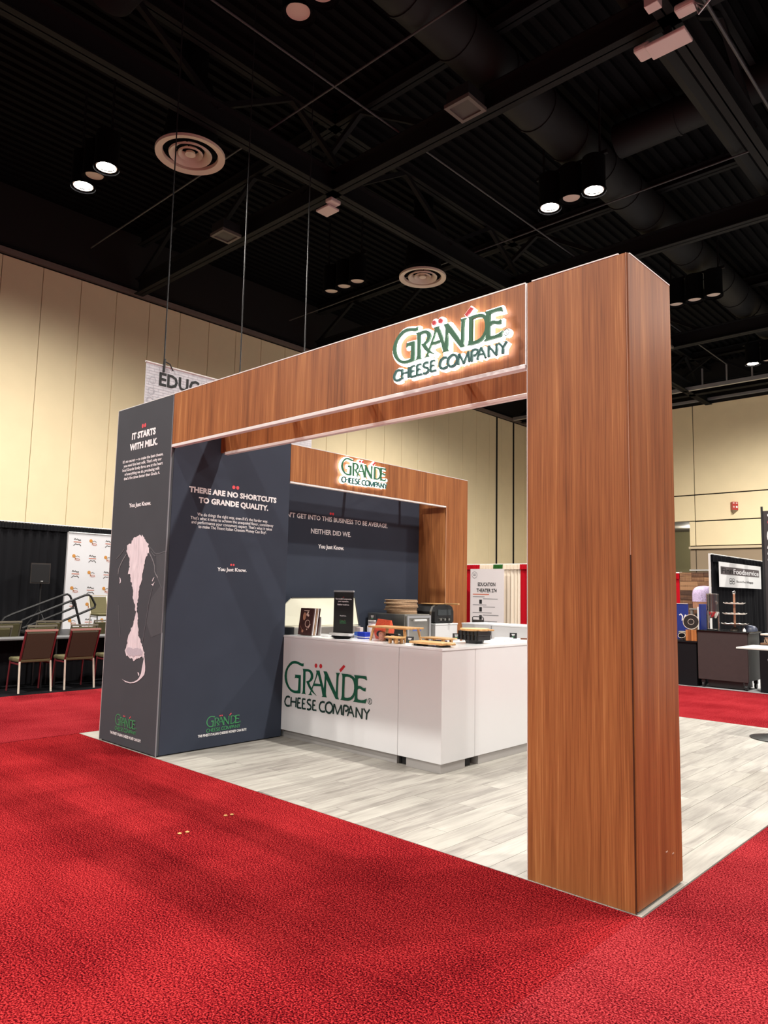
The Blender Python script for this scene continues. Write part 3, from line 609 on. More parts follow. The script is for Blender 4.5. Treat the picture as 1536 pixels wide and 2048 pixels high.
# downlight clusters: three cans in a row
XS = [-14.55, -6.62, 1.4, 9.35]; YS = [-20.8, -12.75, -4.65, 3.5, 11.65, 19.7, 27.7]
def cluster(x, y, lit, label):
    z = 11.05
    t = thing('downlight_cluster', label, 'ceiling light', (x, y, z), 'rows of three ceiling downlights')
    MB().box(x-0.95, x+0.95, y-0.04, y+0.04, z+0.85, z+0.93).build('mounting_rail', STEELB, t)
    for s_ in (-1, 1): MB().box(x+s_*0.75-0.02, x+s_*0.75+0.02, y-0.02, y+0.02, z+0.93, 13.6).build('hanger_rod', STEELB, t)
    for k in (-1, 0, 1):
        c = (x+k*0.59, y, z)
        on_ = lit and k != 0
        can = MB().lathe(c, [(0.235, 0.05), (0.275, 0.05), (0.285, 0.0), (0.29, 0.06), (0.27, 0.09), (0.27, 0.85)], 28, False, True).build('can', CEILB, t, smooth=True)
        MB().lathe(c, [(0.235, 0.05), (0.19, 0.10)], 28, False, False).build('baffle', CEILB, can, smooth=True)
        MB().lathe(c, [(0.20, 0.085), (0.20, 0.105)], 28).build('lens', LIT if on_ else LENS, can)
        if on_:
            MB().lathe(c, [(0.235, 0.045), (0.22, 0.035), (0.20, 0.06)], 28, False, False).build('bright_rim', LENS, can)
            ld = bpy.data.lights.new('downlight_beam', 'SPOT')
            ld.energy = LAMP_W; ld.spot_size = math.radians(174); ld.spot_blend = 1.0; ld.shadow_soft_size = 0.14
            ld.color = (1.0, 0.95, 0.875)
            lo = bpy.data.objects.new('downlight_beam', ld); COL.objects.link(lo)
            lo.location = (c[0]-x, 0, -0.02); lo.parent = t
lab = {(0, 3): 'pair of lit downlights with a dark can between, left of the ring diffuser', (1, 4): 'pair of lit downlights with a dark can between, above the wood column beam',
       (0, 4): 'three unlit downlight cans in front of the far ring diffuser', (1, 3): 'three unlit downlight cans above the duct near the front cross pipe',
       (1, 5): 'three unlit downlight cans beside the top of the wood column', (1, 6): 'far lit downlights near the rear wall partition track'}
for i in range(4):
    for j in range(7):
        lit = (i+j) % 2 == 1
        if (i, j) in lab: cluster(XS[i], YS[j], lit, lab[(i, j)])
        elif lit and not (i == 3 and j in (0, 6)) :
            cluster(XS[i], YS[j], True, 'lit downlights over %s' % {(0, 1): 'the far front left carpet', (1, 0): 'the carpet far in front of the booth', (1, 2): 'the red carpet just in front of the booth', (2, 1): 'the carpet behind the photographer', (2, 3): 'the carpet right of the wood column', (2, 5): 'the booths right of the cart', (3, 2): 'the open carpet far right', (3, 4): 'the aisle right of the high table', (0, 5): 'the education theatre', }.get((i, j), 'row %d bay %d of the hall' % (j, i)))

# access points, grilles, boxes on the girders
def ap(x, y, z, w_, l, label):
    t = thing('access_point', label, 'access point', (x, y, z))
    MB().box(x-w_/2, x+w_/2, y-l/2, y+l/2, z, z+0.06, 0.015).build('housing', GREYBOX, t)
    MB().box(x+w_/2-0.06, x+w_/2+0.16, y-l/2-0.05, y+l/2-0.1, z+0.07, z+0.17, 0.02).build('bracket', GREYBOX, t)
    MB().box(x-0.03, x+0.03, y-0.03, y+0.03, z+0.06, z+0.40).build('stem', STEELB, t)
ap(-11.45, 8.08, 11.02, 0.46, 0.38, 'pale square access point at the girder crossing over the booth')
t = thing('antenna_box', 'pale rectangular antenna box with cables at the right girder crossing', 'antenna', (-2.9, 8.25, 11.1))
MB().box(-3.25, -2.55, 8.05, 8.45, 11.1, 11.17, 0.02).build('panel_box', GREYBOX, t)
MB().box(-3.50, -3.20, 8.15, 8.50, 11.20, 11.32, 0.04).build('end_clamp', GREYBOX, t)
MB().box(-2.60, -2.28, 7.70, 7.95, 11.20, 11.32, 0.04).build('end_clamp', GREYBOX, t)
MB().box(-2.0, -1.45, 7.2, 7.6, 11.3, 11.42, 0.03).build('junction_box', GREYBOX, t)
for k in range(3): MB().tube([(-2.3, 7.8, 11.28), (-2.1-0.05*k, 7.72, 11.05-0.05*k), (-1.85, 7.55, 11.1-0.03*k), (-1.75, 7.45, 11.32)], 0.012, 6).build('cable', ALU, t)
MB().box(-2.95, -2.85, 8.2, 8.3, 11.17, 11.42).build('stem', STEELB, t)
o = MB().box(-2.95, -2.72, 7.35, 7.55, 11.25, 11.40, 0.01).build('sensor_box', GREYBOX); tag(o, 'small pale sensor box near the antenna box', 'sensor')
def grille(x, y, z, label, w_=0.62):
    t = thing('square_grille', label, 'vent', (x, y, z))
    for (a, b, c, d) in ((-1, 1, -1, -.75), (-1, 1, .75, 1), (-1, -.75, -.75, .75), (.75, 1, -.75, .75)):
        MB().box(x+a*w_/2, x+b*w_/2, y+c*w_/2, y+d*w_/2, z, z+0.08).build('frame', mat('grille_frame', srgb(92, 84, 80), 0.6), t)
    MB().box(x-w_*.375, x+w_*.375, y-w_*.375, y+w_*.375, z+0.03, z+0.07).build('grille_face', mat('grille_face', srgb(70, 66, 62), 0.7), t)
    MB().box(x-w_*.45, x+w_*.45, y-w_*.45, y+w_*.45, z+0.08, z+0.36).build('back_box', BLACK, t)
    yg = min((8.11, 24.84), key=lambda q: abs(q-y))
    MB().box(x-0.05, x+0.05, y+w_*.45, yg-0.161, z+0.08, z+0.12).build('bracket', STEELB, t)
grille(-6.8, 7.60, 11.35, 'black framed square grille on the cross girder above the booth')
grille(-15.1, 7.55, 11.35, 'dim square grille on the cross girder above the hanging banner')
grille(-9.6, 24.2, 11.35, 'pale square speaker on the far cross girder right of the column', 0.8)

# ------------------------------------------------------------------ booth structure
X0, X1, H, W_, D_ = -5.6, -4.511, 3.3715, 0.617, 0.5723
XR, D2, D3, D4, HB, DB, H2, HRB = -4.988, 1.4528, 4.6913, 4.2055, 2.853, 0.5468, 3.121, 2.692
tp = 0.03
tw = thing('display_tower', 'charcoal display tower with a cow face print and milk lettering', 'display tower', ((X0+X1)/2, D2/2, 0))
fp = MB().box(X0, X1, 0, tp, 0.01, H, 0.003).build('front_panel', CHARN, tw, label='charcoal panel printed with a cow face')
sp = MB().box(X1-tp, X1, tp+0.001, D2, 0.01, H, 0.003).build('side_panel', CHAR, tw, label='charcoal panel lettered about no shortcuts')
MB().box(X0, X0+tp, tp+0.001, D2-tp, 0.01, H, 0.003).build('outer_panel', CHAR, tw)
MB().box(X0, X1-tp-0.001, D2-tp, D2, 0.01, H, 0.003).build('rear_panel', CHAR, tw)
mb = MB(); mb.box(X0-0.004, X0, -0.002, 0.012, 0.0, H); mb.build('edge_trim', ALUW, tw)
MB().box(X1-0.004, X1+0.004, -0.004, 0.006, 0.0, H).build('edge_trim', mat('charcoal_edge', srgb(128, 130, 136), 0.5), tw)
MB().box(X0, X1, 0.002, 0.02, H, H+0.006).build('top_trim', ALUW, tw)
MB().box(X0+0.02, X1-0.02, 0.02, D2-0.02, 0, 0.0105).build('base_shoe', BLACK, tw)

F = frame_y(0.0)
mb = MB()
text(mb, F, 'IT STARTS', -5.285, 3.022, 0.467, 0.070, 0.05); mb.build('headline', INKW, fp); mb = MB(); text(mb, F, 'WITH MILK.', -5.318, 2.912, 0.548, 0.070, 0.05); mb.build('headline', INKW, fp)
L5 = ["It's no secret — to make the best cheese,", "you need the best milk. That's why our", 'local Grande family farms are at the heart', 'of everything we do, producing milk', "that's five times better than Grade A."]
wref = text_w(L5[2], 0.02)
for i, l in enumerate(L5):
    mb = MB(); ww = 0.79*text_w(l, 0.02)/wref; text(mb, F, l, -5.050-ww/2, 2.795-i*0.0445, ww, 0.030, 0.02); mb.build('text_line', INKW, fp)
mb = MB(); text(mb, F, 'You Just Know.', -5.262, 2.326, 0.428, 0.042, 0.035); mb.build('slogan', INKW, fp); mb = MB()
text(mb, F, 'THE FINEST ITALIAN CHEESES MONEY CAN BUY!', -5.378, 0.092, 0.597, 0.026, 0.03)
mb.build('tagline', INKW, fp)
for cx in (-5.077, -5.031): MB().poly(F, disc_pts((cx, 3.141), 0.017, 14, 0.022), 0.002).build('red_dot', INKP, fp)
logo((Vector((-5.289, 0, 0.149)), Vector((1, 0, 0)), Vector((0, 0, 1)), Vector((0, -1, 0))), fp, 0.329, green=INKG2, dark=INKG2, red=INKP)
# the cow print: fur blaze with ragged edge, muzzle rim, outlines
def ragged(P, amp, step=0.018):
    out = []
    for i in range(len(P)):
        a = Vector(P[i]); b = Vector(P[(i+1) % len(P)]); n = max(1, int((b-a).length/step)); t = b-a
        q = Vector((-t.y, t.x)).normalized() if t.length else Vector((0, 0))
        for k in range(n): out.append(tuple(a+t*(k/n)+q*random.uniform(-amp, amp)))
    return out
FUR = grain_mat('fur_print_white', [(0.3, srgb(196, 188, 194)), (0.55, srgb(226, 216, 222)), (0.75, srgb(240, 232, 236))], (26, 1, 6), 0.7)
FURG = mat('fur_print_grey', srgb(186, 178, 188), 0.7, noise=0.06, nscale=60)
FURD = mat('fur_print_dim', srgb(128, 128, 132), 0.7, noise=0.15, nscale=40)
FURB = mat('fur_print_body', srgb(71, 74, 79), 0.75, noise=0.05, nscale=9)
FURF = mat('fur_print_faint', srgb(88, 90, 95), 0.7)
MB().poly(F, COW['body'], 0.001).build('cow_body_print', FURB, fp)
MB().poly(F, ragged(COW['blaze'], 0.010, 0.014), 0.003).build('cow_blaze_print', FUR, fp)
mb = MB(); mb.poly(F, COW['rim'], 0.003); mb.poly(F, COW['spot'], 0.003)
for e in COW['eyes']: mb.poly(F, e, 0.003)
mb.build('cow_muzzle_print', FUR, fp)
MB().poly(F, ragged(COW['nose'], 0.006), 0.0045).build('cow_nose_print', FURG, fp)
mb = MB()
for i in (0, 1): mb.stroke(F, COW['lines'][i], 0.011, 0.003)
mb.build('cow_cheek_print', FURD, fp)
mb = MB()
for i in (2, 3, 4, 5, 6, 7, 8): mb.stroke(F, COW['lines'][i], 0.010, 0.0025)
mb.build('cow_outline_print', FURF, fp)

F = frame_x(X1)
mb = MB()
text(mb, F, 'THERE ARE NO SHORTCUTS', 0.210, 2.452, 1.066, 0.057, 0.045); mb.build('headline', INKW, sp); mb = MB(); text(mb, F, 'TO GRANDE QUALITY.', 0.322, 2.358, 0.848, 0.058, 0.045); mb.build('headline', INKW, sp)
L4 = ["We do things the right way, even if it's the harder way.", "That's what it takes to achieve the unequaled flavor, consistency", 'and performance your consumers expect. That\'s what it takes', 'to make The Finest Italian Cheeses Money Can Buy!.']
wref = text_w(L4[1], 0.008)
for i, l in enumerate(L4):
    mb = MB(); ww = (1.171-0.314, 1.246-0.241, 1.229-0.253, 1.159-0.332)[i]; text(mb, F, l, (0.314, 0.241, 0.253, 0.332)[i], 2.232-i*0.0395, ww, 0.030, 0.008); mb.build('text_line', INKW, sp)
mb = MB(); text(mb, F, 'You Just Know.', 0.570, 1.706, 0.354, 0.036, 0.035); mb.build('slogan', INKW, sp); mb = MB()
text(mb, F, 'THE FINEST ITALIAN CHEESES MONEY CAN BUY!', 0.437, 0.120, 0.562, 0.024, 0.03)
mb.build('tagline', INKW, sp)
for cy, cz, r in ((0.724, 2.557, 0.019), (0.771, 2.558, 0.019), (0.732, 1.772, 0.011), (0.762, 1.772, 0.011)): MB().poly(F, disc_pts((cy, cz), r, 14), 0.002).build('red_dot', INKP, sp)
logo((Vector((X1, 0.524, 0.164)), Vector((0, 1, 0)), Vector((0, 0, 1)), Vector((1, 0, 0))), sp, 0.316, green=INKG2, dark=INKG2, red=INKP)

# front header beam: two fascias joined by ribs, open underneath
bm_ = thing('header_beam', 'cherry wood header beam with lit company sign, facing the red carpet', 'header beam', ((X1-W_)/2, DB/2, HB))
MB().box(X1+0.004, -W_-0.014, 0, 0.03, HB+0.03, H, 0.002).build('front_fascia', WOOD, bm_)
MB().box(X1+0.004, -W_-0.014, DB, DB+0.03, HB+0.03, H, 0.002).build('rear_fascia', WOOD, bm_)
MB().box(X1+0.004, -W_-0.014, -0.004, 0.045, HB, HB+0.028, 0.003).build('lower_trim', ALUW, bm_)
MB().box(X1+0.085, -W_-0.014, DB-0.012, DB+0.03, HB, HB+0.028, 0.003).build('lower_trim', ALUW, bm_)
MB().box(X1+0.004, -W_-0.014, -0.002, 0.010, H, H+0.008).build('top_trim', ALUW, bm_)
MB().box(-W_-0.014, -W_-0.008, -0.003, 0.02, HB+0.02, H).build('end_trim', ALUW, bm_)
for k in range(5):
    xx = X1+0.1+k*0.92
    MB().box(xx, xx+0.04, 0.031, DB-0.001, H-0.08, H-0.04).build('rib', ALU, bm_)
sg = thing('lit_company_sign', 'large lit green company logo sign on the front wood beam', 'sign', (-1.2, -0.03, 2.95))
logo((Vector((-1.635, 0, 2.960)), Vector((1, 0, 0)), Vector((0, 0, 1)), Vector((0, -1, 0))), sg, 0.7276, d=0.050, green=SIGNG, dark=mat('sign_teal_face', srgb(36, 92, 88), 0.45), red=SIGNR, thick=0.012, halo=True)

# the wood column at the free corner
cl = thing('display_column', 'tall cherry wood column standing on the red carpet corner', 'column', (-W_/2, D_/2, 0))
MB().box(-W_, -0.012, 0, tp, 0.0, H, 0.002).build('front_panel', WOOD, cl)
MB().box(-tp, 0.0, 0.006, D_, 0.012, H, 0.002).build('side_panel', WOOD, cl)
MB().box(-W_, -W_+tp, tp+0.001, D_-tp, 0.0, H, 0.002).build('inner_panel', WOOD, cl)
MB().box(-W_, -tp-0.001, D_-tp, D_, 0.0, H, 0.002).build('rear_panel', WOOD, cl)
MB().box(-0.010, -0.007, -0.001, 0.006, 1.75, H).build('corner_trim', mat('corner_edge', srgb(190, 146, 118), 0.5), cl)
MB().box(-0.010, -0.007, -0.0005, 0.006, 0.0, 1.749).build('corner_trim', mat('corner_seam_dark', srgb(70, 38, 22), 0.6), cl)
MB().box(-W_+0.03, -0.05, -0.002, 0.010, H, H+0.007).build('top_trim', ALUW, cl)
MB().box(-0.010, 0.001, 0.03, D_, H, H+0.007).build('top_trim', ALUW, cl)
MB().box(-W_-0.003, -W_, -0.002, 0.012, 0, H).build('edge_trim', ALUW, cl)
MB().box(-W_+0.05, -0.05, 0.05, D_-0.05, H-0.04, H-0.02).build('cap_plate', BLACK, cl)

# left side: beam, recessed wall and rear column
lb = thing('side_header_beam', 'cherry wood header beam with smaller lit sign, above the lettered charcoal wall', 'header beam', (X1-0.25, (D2+D4)/2, HRB))
MB().box(X1-tp, X1, D2+0.003, D4, HRB+0.022, H2, 0.002).build('inner_fascia', WOOD, lb)
MB().box(XR-0.10, XR-0.07, D2+0.003, D4, HRB+0.022, H2, 0.002).build('outer_fascia', WOOD, lb)
MB().box(X1-0.04, X1+0.003, D2+0.003, D4, HRB, HRB+0.020, 0.003).build('lower_trim', ALUW, lb)
MB().box(X1-0.012, X1+0.002, D2+0.003, D4, H2, H2+0.006).build('top_trim', ALUW, lb)
for k in range(3): MB().box(XR-0.069, X1-tp-0.001, D2+0.3+k*1.0, D2+0.34+k*1.0, H2-0.07, H2-0.03).build('rib', ALU, lb)
sg = thing('lit_company_sign', 'smaller lit green company logo sign on the side wood beam', 'sign', (X1+0.03, 2.55, 2.79))
logo((Vector((X1, 2.163, 2.803)), Vector((0, 1, 0)), Vector((0, 0, 1)), Vector((1, 0, 0))), sg, 0.624, d=0.050, green=MATS['sign_green_face'], dark=MATS['sign_teal_face'], red=SIGNR, thick=0.012, halo=True)
rw = thing('lettered_wall', 'recessed charcoal booth wall lettered about not being average', 'display wall', (XR, (D2+D4)/2, 0))
wp = MB().box(XR-0.05, XR, D2+0.003, D4-0.003, 0.0, 3.06, 0.002).build('wall_panel', CHAR, rw)
F = frame_x(XR)
mb = MB()
full = "YOU DIDN'T GET INTO THIS BUSINESS TO BE AVERAGE."; sub = 'GET INTO THIS BUSINESS TO BE AVERAGE.'
wf = 1.582*text_w(full, 0.02)/text_w(sub, 0.02)
text(mb, F, full, 3.550-wf, 2.380, wf, 0.057, 0.02); mb.build('headline', INKW, wp); mb = MB()
text(mb, F, 'NEITHER DID WE.', 2.196, 2.215, 0.672, 0.060, 0.02); mb.build('headline', INKW, wp); mb = MB(); text(mb, F, 'You Just Know.', 2.318, 2.042, 0.434, 0.051, 0.035)
mb.build('slogan', INKW, wp)
for cy in (2.509, 2.550): MB().poly(F, disc_pts((cy, 2.480), 0.016, 14), 0.002).build('red_dot', INKR, wp)
rc = thing('rear_column', 'cherry wood column at the far end of the lettered charcoal wall', 'column', (X1-0.3, (D3+D4)/2, 0))
MB().box(X1-0.60, X1-tp, D4, D4+tp, 0, H2, 0.002).build('front_panel', WOOD, rc)
MB().box(X1-tp, X1, D4+0.001, D3, 0, H2, 0.002).build('side_panel', WOOD, rc)
MB().box(X1-0.60, X1-0.57, D4+tp, D3-tp, 0, H2, 0.002).build('outer_panel', WOOD, rc)
MB().box(X1-0.60, X1-tp-0.001, D3-tp, D3, 0, H2, 0.002).build('rear_panel', WOOD, rc)
MB().box(X1-0.012, X1+0.002, D4, D3, H2, H2+0.006).build('top_trim', ALUW, rc)
MB().box(X1-0.002, X1+0.003, D4-0.002, D4+0.004, 0, HRB).build('edge_trim', mat('corner_edge', srgb(206, 170, 146), 0.5), rc)

# ------------------------------------------------------------------ counter
YC, XC, HC, CB = 1.4431, -2.3669, 1.0564, 0.0805
KICK = mat('kick_metal', srgb(176, 172, 170), 0.45, 0.3)
def unit(label, x0, x1, y0, y1, gaps):
    t = thing('counter_unit', label, 'counter', ((x0+x1)/2, (y0+y1)/2, 0))
    MB().box(x0, x1, y0, y1, CB, HC-0.021, 0.003).build('body', WHITE, t)
    for (a, b, c, d, m, nm) in gaps: MB().box(a, b, c, d, 0.0, CB, 0.002).build(nm, m, t)
    return t
u1 = unit('long white counter unit with the green logo, against the charcoal tower', X1+0.003, -2.868, YC, YC+0.55, [(X1+0.02, -2.895, YC+0.03, YC+0.5, KICK, 'kick_plate'), (-2.893, -2.870, YC+0.06, YC+0.5, BLACK, 'leveller')])
logo((Vector((-4.474, YC, 0.35)), Vector((1, 0, 0)), Vector((0, 0, 1)), Vector((0, -1, 0))), u1, 1.0, green=INKG, dark=INKD, red=INKR)
u2_ = unit('white corner counter unit, plain, between the logo unit and the column', -2.864, XC, YC, 1.928, [(-2.77, XC-0.012, YC+0.012, 1.80, KICK, 'kick_plate'), (-2.86, -2.775, YC+0.06, 1.80, BLACK, 'leveller'), (-2.80, XC-0.05, 1.805, 1.925, BLACK, 'leveller')])
u3 = unit('white counter unit with a plain side, behind the wood column', -2.862, XC, 1.932, 3.40, [(-2.85, XC-0.012, 2.0, 3.1, KICK, 'kick_plate'), (-2.84, XC-0.05, 3.105, 3.38, BLACK, 'leveller')])
mb = MB(); mb.poly((Vector((0, 0, HC)), Vector((1, 0, 0)), Vector((0, 1, 0)), Vector((0, 0, 1))), [(X1+0.003, YC-0.004), (XC+0.004, YC-0.004), (XC+0.004, 3.404), (-2.93, 3.404), (-2.93, 1.999), (X1+0.003, 1.999)], 0.0, -0.020)
mb.poly((Vector((0, 0, HC-0.02)), Vector((1, 0, 0)), Vector((0, 1, 0)), Vector((0, 0, 1))), [(X1+0.003, YC-0.004), (XC+0.004, YC-0.004), (XC+0.004, 3.404), (-2.93, 3.404), (-2.93, 1.999), (X1+0.003, 1.999)], 0.0)
o = mb.build('counter_worktop', WHITETOP); tag(o, 'continuous white worktop over the front and side counter units', 'worktop'); place(o, (-3.4, YC, HC-0.02))
# back cabinets along the lettered wall and behind
t = thing('back_counter', 'low steel-topped work table under the lettered charcoal wall', 'table', (-4.65, 2.4, 0))
MB().box(-4.97, -4.52, 1.47, 2.003, 0.84, 0.88, 0.003).build('table_top', STEEL, t)
MB().box(-4.97, -4.28, 2.005, 3.72, 0.84, 0.88, 0.003).build('table_top', STEEL, t)
MB().box(-4.95, -4.53, 1.49, 2.003, 0.0, 0.839, 0.003).build('cabinet', WHITE, t)
MB().box(-4.95, -4.30, 2.01, 3.70, 0.0, 0.839, 0.003).build('cabinet', WHITE, t)
t = thing('white_cabinet', 'white cabinet carrying the black pizza oven', 'cabinet', (-4.62, 4.0, 0))
MB().box(-4.95, -4.29, 3.73, 4.19, 0.0, 1.125, 0.004).build('body', WHITE, t)
MB().box(-4.955, -4.285, 3.725, 4.195, 1.125, 1.145, 0.003).build('top', WHITETOP, t)
t = thing('rear_counter', 'long white rear counter in front of the red and ivory curtain', 'counter', (-3.3, 4.5, 0))
MB().box(-4.26, -3.80, 4.25, 4.75, 0.0, 1.13, 0.004).build('body', WHITE, t)
MB().box(-3.79, -2.60, 4.25, 4.75, 0.0, 1.13, 0.004).build('body', WHITE, t)
MB().box(-4.265, -2.595, 4.245, 4.755, 1.13, 1.15, 0.003).build('top', WHITETOP, t)

# ------------------------------------------------------------------ things on the front counter
TZ = HC+0.0005
# brochures in a clear holder
hx, hy = -4.25, 1.545
t = thing('brochure_holder', 'clear upright holder for brown brochures on the white counter', 'holder', (hx, hy, TZ))
MB().box(hx-0.12, hx+0.12, hy-0.035, hy+0.085, TZ, TZ+0.006).build('base', ALUW, t)
MB().box(hx-0.12, hx+0.12, hy+0.080, hy+0.085, TZ+0.006, TZ+0.20).build('back_plate', ALUW, t)
ax, az = Vector((1, 0, 0)), Vector((0, 0.13, 1)).normalized(); ay = az.cross(ax)
for k in range(5):
    b = thing('brochure', ['front brown food brochure with a plate picture, in the counter holder', 'second brown brochure in the counter holder', 'third brown brochure in the counter holder', 'fourth brown brochure in the counter holder', 'rear brown brochure in the counter holder'][k], 'brochure', (hx, hy-0.02+k*0.018, TZ+0.007), 'brochures in the counter holder')
    c = Vector((hx+0.004*k, hy-0.022+k*0.018, TZ+0.008+0.142))
    MB().obox(c, ax, ay, az, 0.104, 0.004, 0.140).build('booklet', BROWNK if k == 0 else [PAPER, KRAFT, PAPER, BROWNK][k-1], b)
    if k == 0:
        fr = (c-ay*0.0 , ax, az, -ay if ay.y > 0 else ay)
        mb = MB(); mb.stroke(fr, disc_pts((0.03, -0.02), 0.036, 18), 0.006, 0.0055, closed=True)
        for (px, py, r) in ((0.01, 0.075, 0.014), (0.03, 0.065, 0.013), (0.02, 0.095, 0.012), (0.06, -0.045, 0.010), (0.05, -0.06, 0.009), (0.07, -0.03, 0.008), (0.03, -0.08, 0.008)): mb.poly(fr, disc_pts((px, py), r, 10), 0.0055)
        mb.poly(fr, [(-0.045, 0.110), (0.040, 0.110), (0.040, 0.118), (-0.045, 0.118)], 0.0055)
        mb.build('cover_print', mat('print_cream', srgb(226, 200, 186), 0.6), b)
        mb = MB(); mb.poly(fr, disc_pts((-0.03, 0.055), 0.024, 12, 0.042), 0.0055); mb.stroke(fr, [(-0.08, -0.045), (-0.045, -0.09)], 0.004, 0.0055); mb.poly(fr, disc_pts((-0.035, -0.10), 0.016, 10), 0.0055)
        mb.build('cover_print', mat('print_tan', srgb(176, 126, 100), 0.6), b)
# tabletop banner
bx, by = -4.04, 1.86
t = thing('tabletop_banner', 'small black retractable banner with white lettering on the counter', 'banner', (bx, by, TZ))
MB().box(bx-0.155, bx+0.155, by-0.06, by+0.06, TZ, TZ+0.035, 0.008).build('base', ALUW, t)
sh = MB().box(bx-0.148, bx+0.148, by-0.003, by+0.003, TZ+0.035, TZ+0.47).build('sheet', BLACK, t)
MB().box(bx-0.153, bx+0.153, by-0.008, by+0.008, TZ+0.465, TZ+0.482, 0.003).build('top_bar', ALU, t)
F = frame_y(by-0.003)
mb = MB(); b0 = TZ
for (l, dx, dz, ww, ch_) in (("You wouldn't compromise", 0.125, 0.385, 0.25, 0.016), ('your reputation.', 0.08, 0.360, 0.16, 0.016), ('Neither would we.', 0.09, 0.325, 0.18, 0.016), ('You Just Know.', 0.05, 0.210, 0.10, 0.011)):
    mb = MB(); text(mb, F, l, bx-dx, b0+dz, ww, ch_, 0.03); mb.build('text_line', INKW, sh)
for q in (-0.006, 0.006): MB().poly(F, disc_pts((bx+q, b0+0.412), 0.004, 10), 0.002).build('red_dot', INKR, sh)
logo((Vector((bx-0.052, by-0.003, b0+0.135)), Vector((1, 0, 0)), Vector((0, 0, 1)), Vector((0, -1, 0))), sh, 0.082, green=INKG2, dark=INKG2, red=INKR)
def simple(name, label, cat, mb, m, loc, group=None, smooth=False):
    o = mb.build(name, m, smooth=smooth); tag(o, label, cat, group); return place(o, loc)
# folded leaflet, trays and small packs
simple('leaflet_pile', 'flat white leaflets between the brochures and black banner', 'leaflets', MB().box(-4.20, -4.05, 1.66, 1.78, TZ, TZ+0.012, 0.003), PAPER, (-4.12, 1.72, TZ))
t = thing('serving_tray', 'flat black serving tray in front of blue boxes on the counter', 'tray', (-3.78, 1.60, TZ))
MB().lathe((-3.78, 1.60, TZ), [(0.075, 0.0), (0.115, 0.018), (0.12, 0.018), (0.078, 0.004)], 20, True, True).build('dish', BLKGL, t, smooth=True)
MB().box(-3.93, -3.62, 1.59, 1.61, TZ+0.016, TZ+0.024, 0.003).build('handle', BLKPL, t)
def pack(x, y, sx, sy, h, m, label, strip=None):
    t = thing('carton', label, 'box', (x, y, TZ), 'small packs on the front counter')
    MB().box(x-sx/2, x+sx/2, y-sy/2, y+sy/2, TZ, TZ+h, 0.004).build('box_body', m, t)
    if strip: MB().box(x-sx/2-0.001, x+sx/2+0.001, y-sy/2-0.001, y+sy/2+0.001, TZ+h*0.15, TZ+h*0.30).build('label_band', strip, t)
pack(-3.805, 1.90, 0.13, 0.08, 0.055, mat('mid_blue', srgb(40, 96, 190), 0.4), 'light blue carton beside the black tabletop banner', INKW)
pack(-3.67, 1.80, 0.11, 0.08, 0.065, BLUE, 'cobalt blue carton right of the light blue one', INKW)
pack(-3.90, 1.965, 0.07, 0.05, 0.10, mat('pale_pack', srgb(222, 206, 200), 0.6), 'pale pink carton behind the blue ones', None)
t = thing('spice_jar', 'white jar with grey band behind the blue cartons', 'jar', (-3.70, 1.95, TZ))
MB().lathe((-3.70, 1.95, TZ), [(0.05, 0.0), (0.052, 0.12), (0.04, 0.135), (0.04, 0.15)], 20).build('jar_body', PAPER, t, smooth=True)
MB().lathe((-3.70, 1.95, TZ+0.15), [(0.043, 0.0), (0.043, 0.018)], 20).build('lid', mat('lid_grey', srgb(150, 150, 150), 0.4), t)
t = thing('cheese_bag', 'orange and black printed cheese bag behind the large wooden riser', 'bag', (-3.52, 1.92, TZ))
mb = MB(); mb.add([(-3.60, 1.90, TZ), (-3.43, 1.90, TZ), (-3.43, 1.97, TZ), (-3.60, 1.97, TZ), (-3.62, 1.89, TZ+0.09), (-3.41, 1.89, TZ+0.09), (-3.41, 1.98, TZ+0.09), (-3.62, 1.98, TZ+0.09), (-3.60, 1.93, TZ+0.20), (-3.42, 1.93, TZ+0.19), (-3.42, 1.945, TZ+0.19), (-3.60, 1.945, TZ+0.20)],
    [(0, 3, 2, 1), (0, 1, 5, 4), (1, 2, 6, 5), (2, 3, 7, 6), (3, 0, 4, 7), (4, 5, 9, 8), (5, 6, 10, 9), (6, 7, 11, 10), (7, 4, 8, 11), (8, 9, 10, 11)]); mb.build('bag_body', ORANGE, t)
mb = MB(); mb.poly((Vector((-3.52, 1.889, TZ+0.05)), Vector((1, 0, 0)), Vector((0, -0.12, 1)).normalized(), Vector((0, -1, 0))), disc_pts((0.0, 0.0), 0.055, 12, 0.035), 0.003); mb.build('bag_print', INKK, t)
mb = MB(); mb.poly((Vector((-3.50, 1.889, TZ+0.05)), Vector((1, 0, 0)), Vector((0, -0.12, 1)).normalized(), Vector((0, -1, 0))), [(-.02, -.02), (.03, -.02), (.02, .015), (-.01, .02)], 0.005); mb.build('bag_print', PAPER, t)
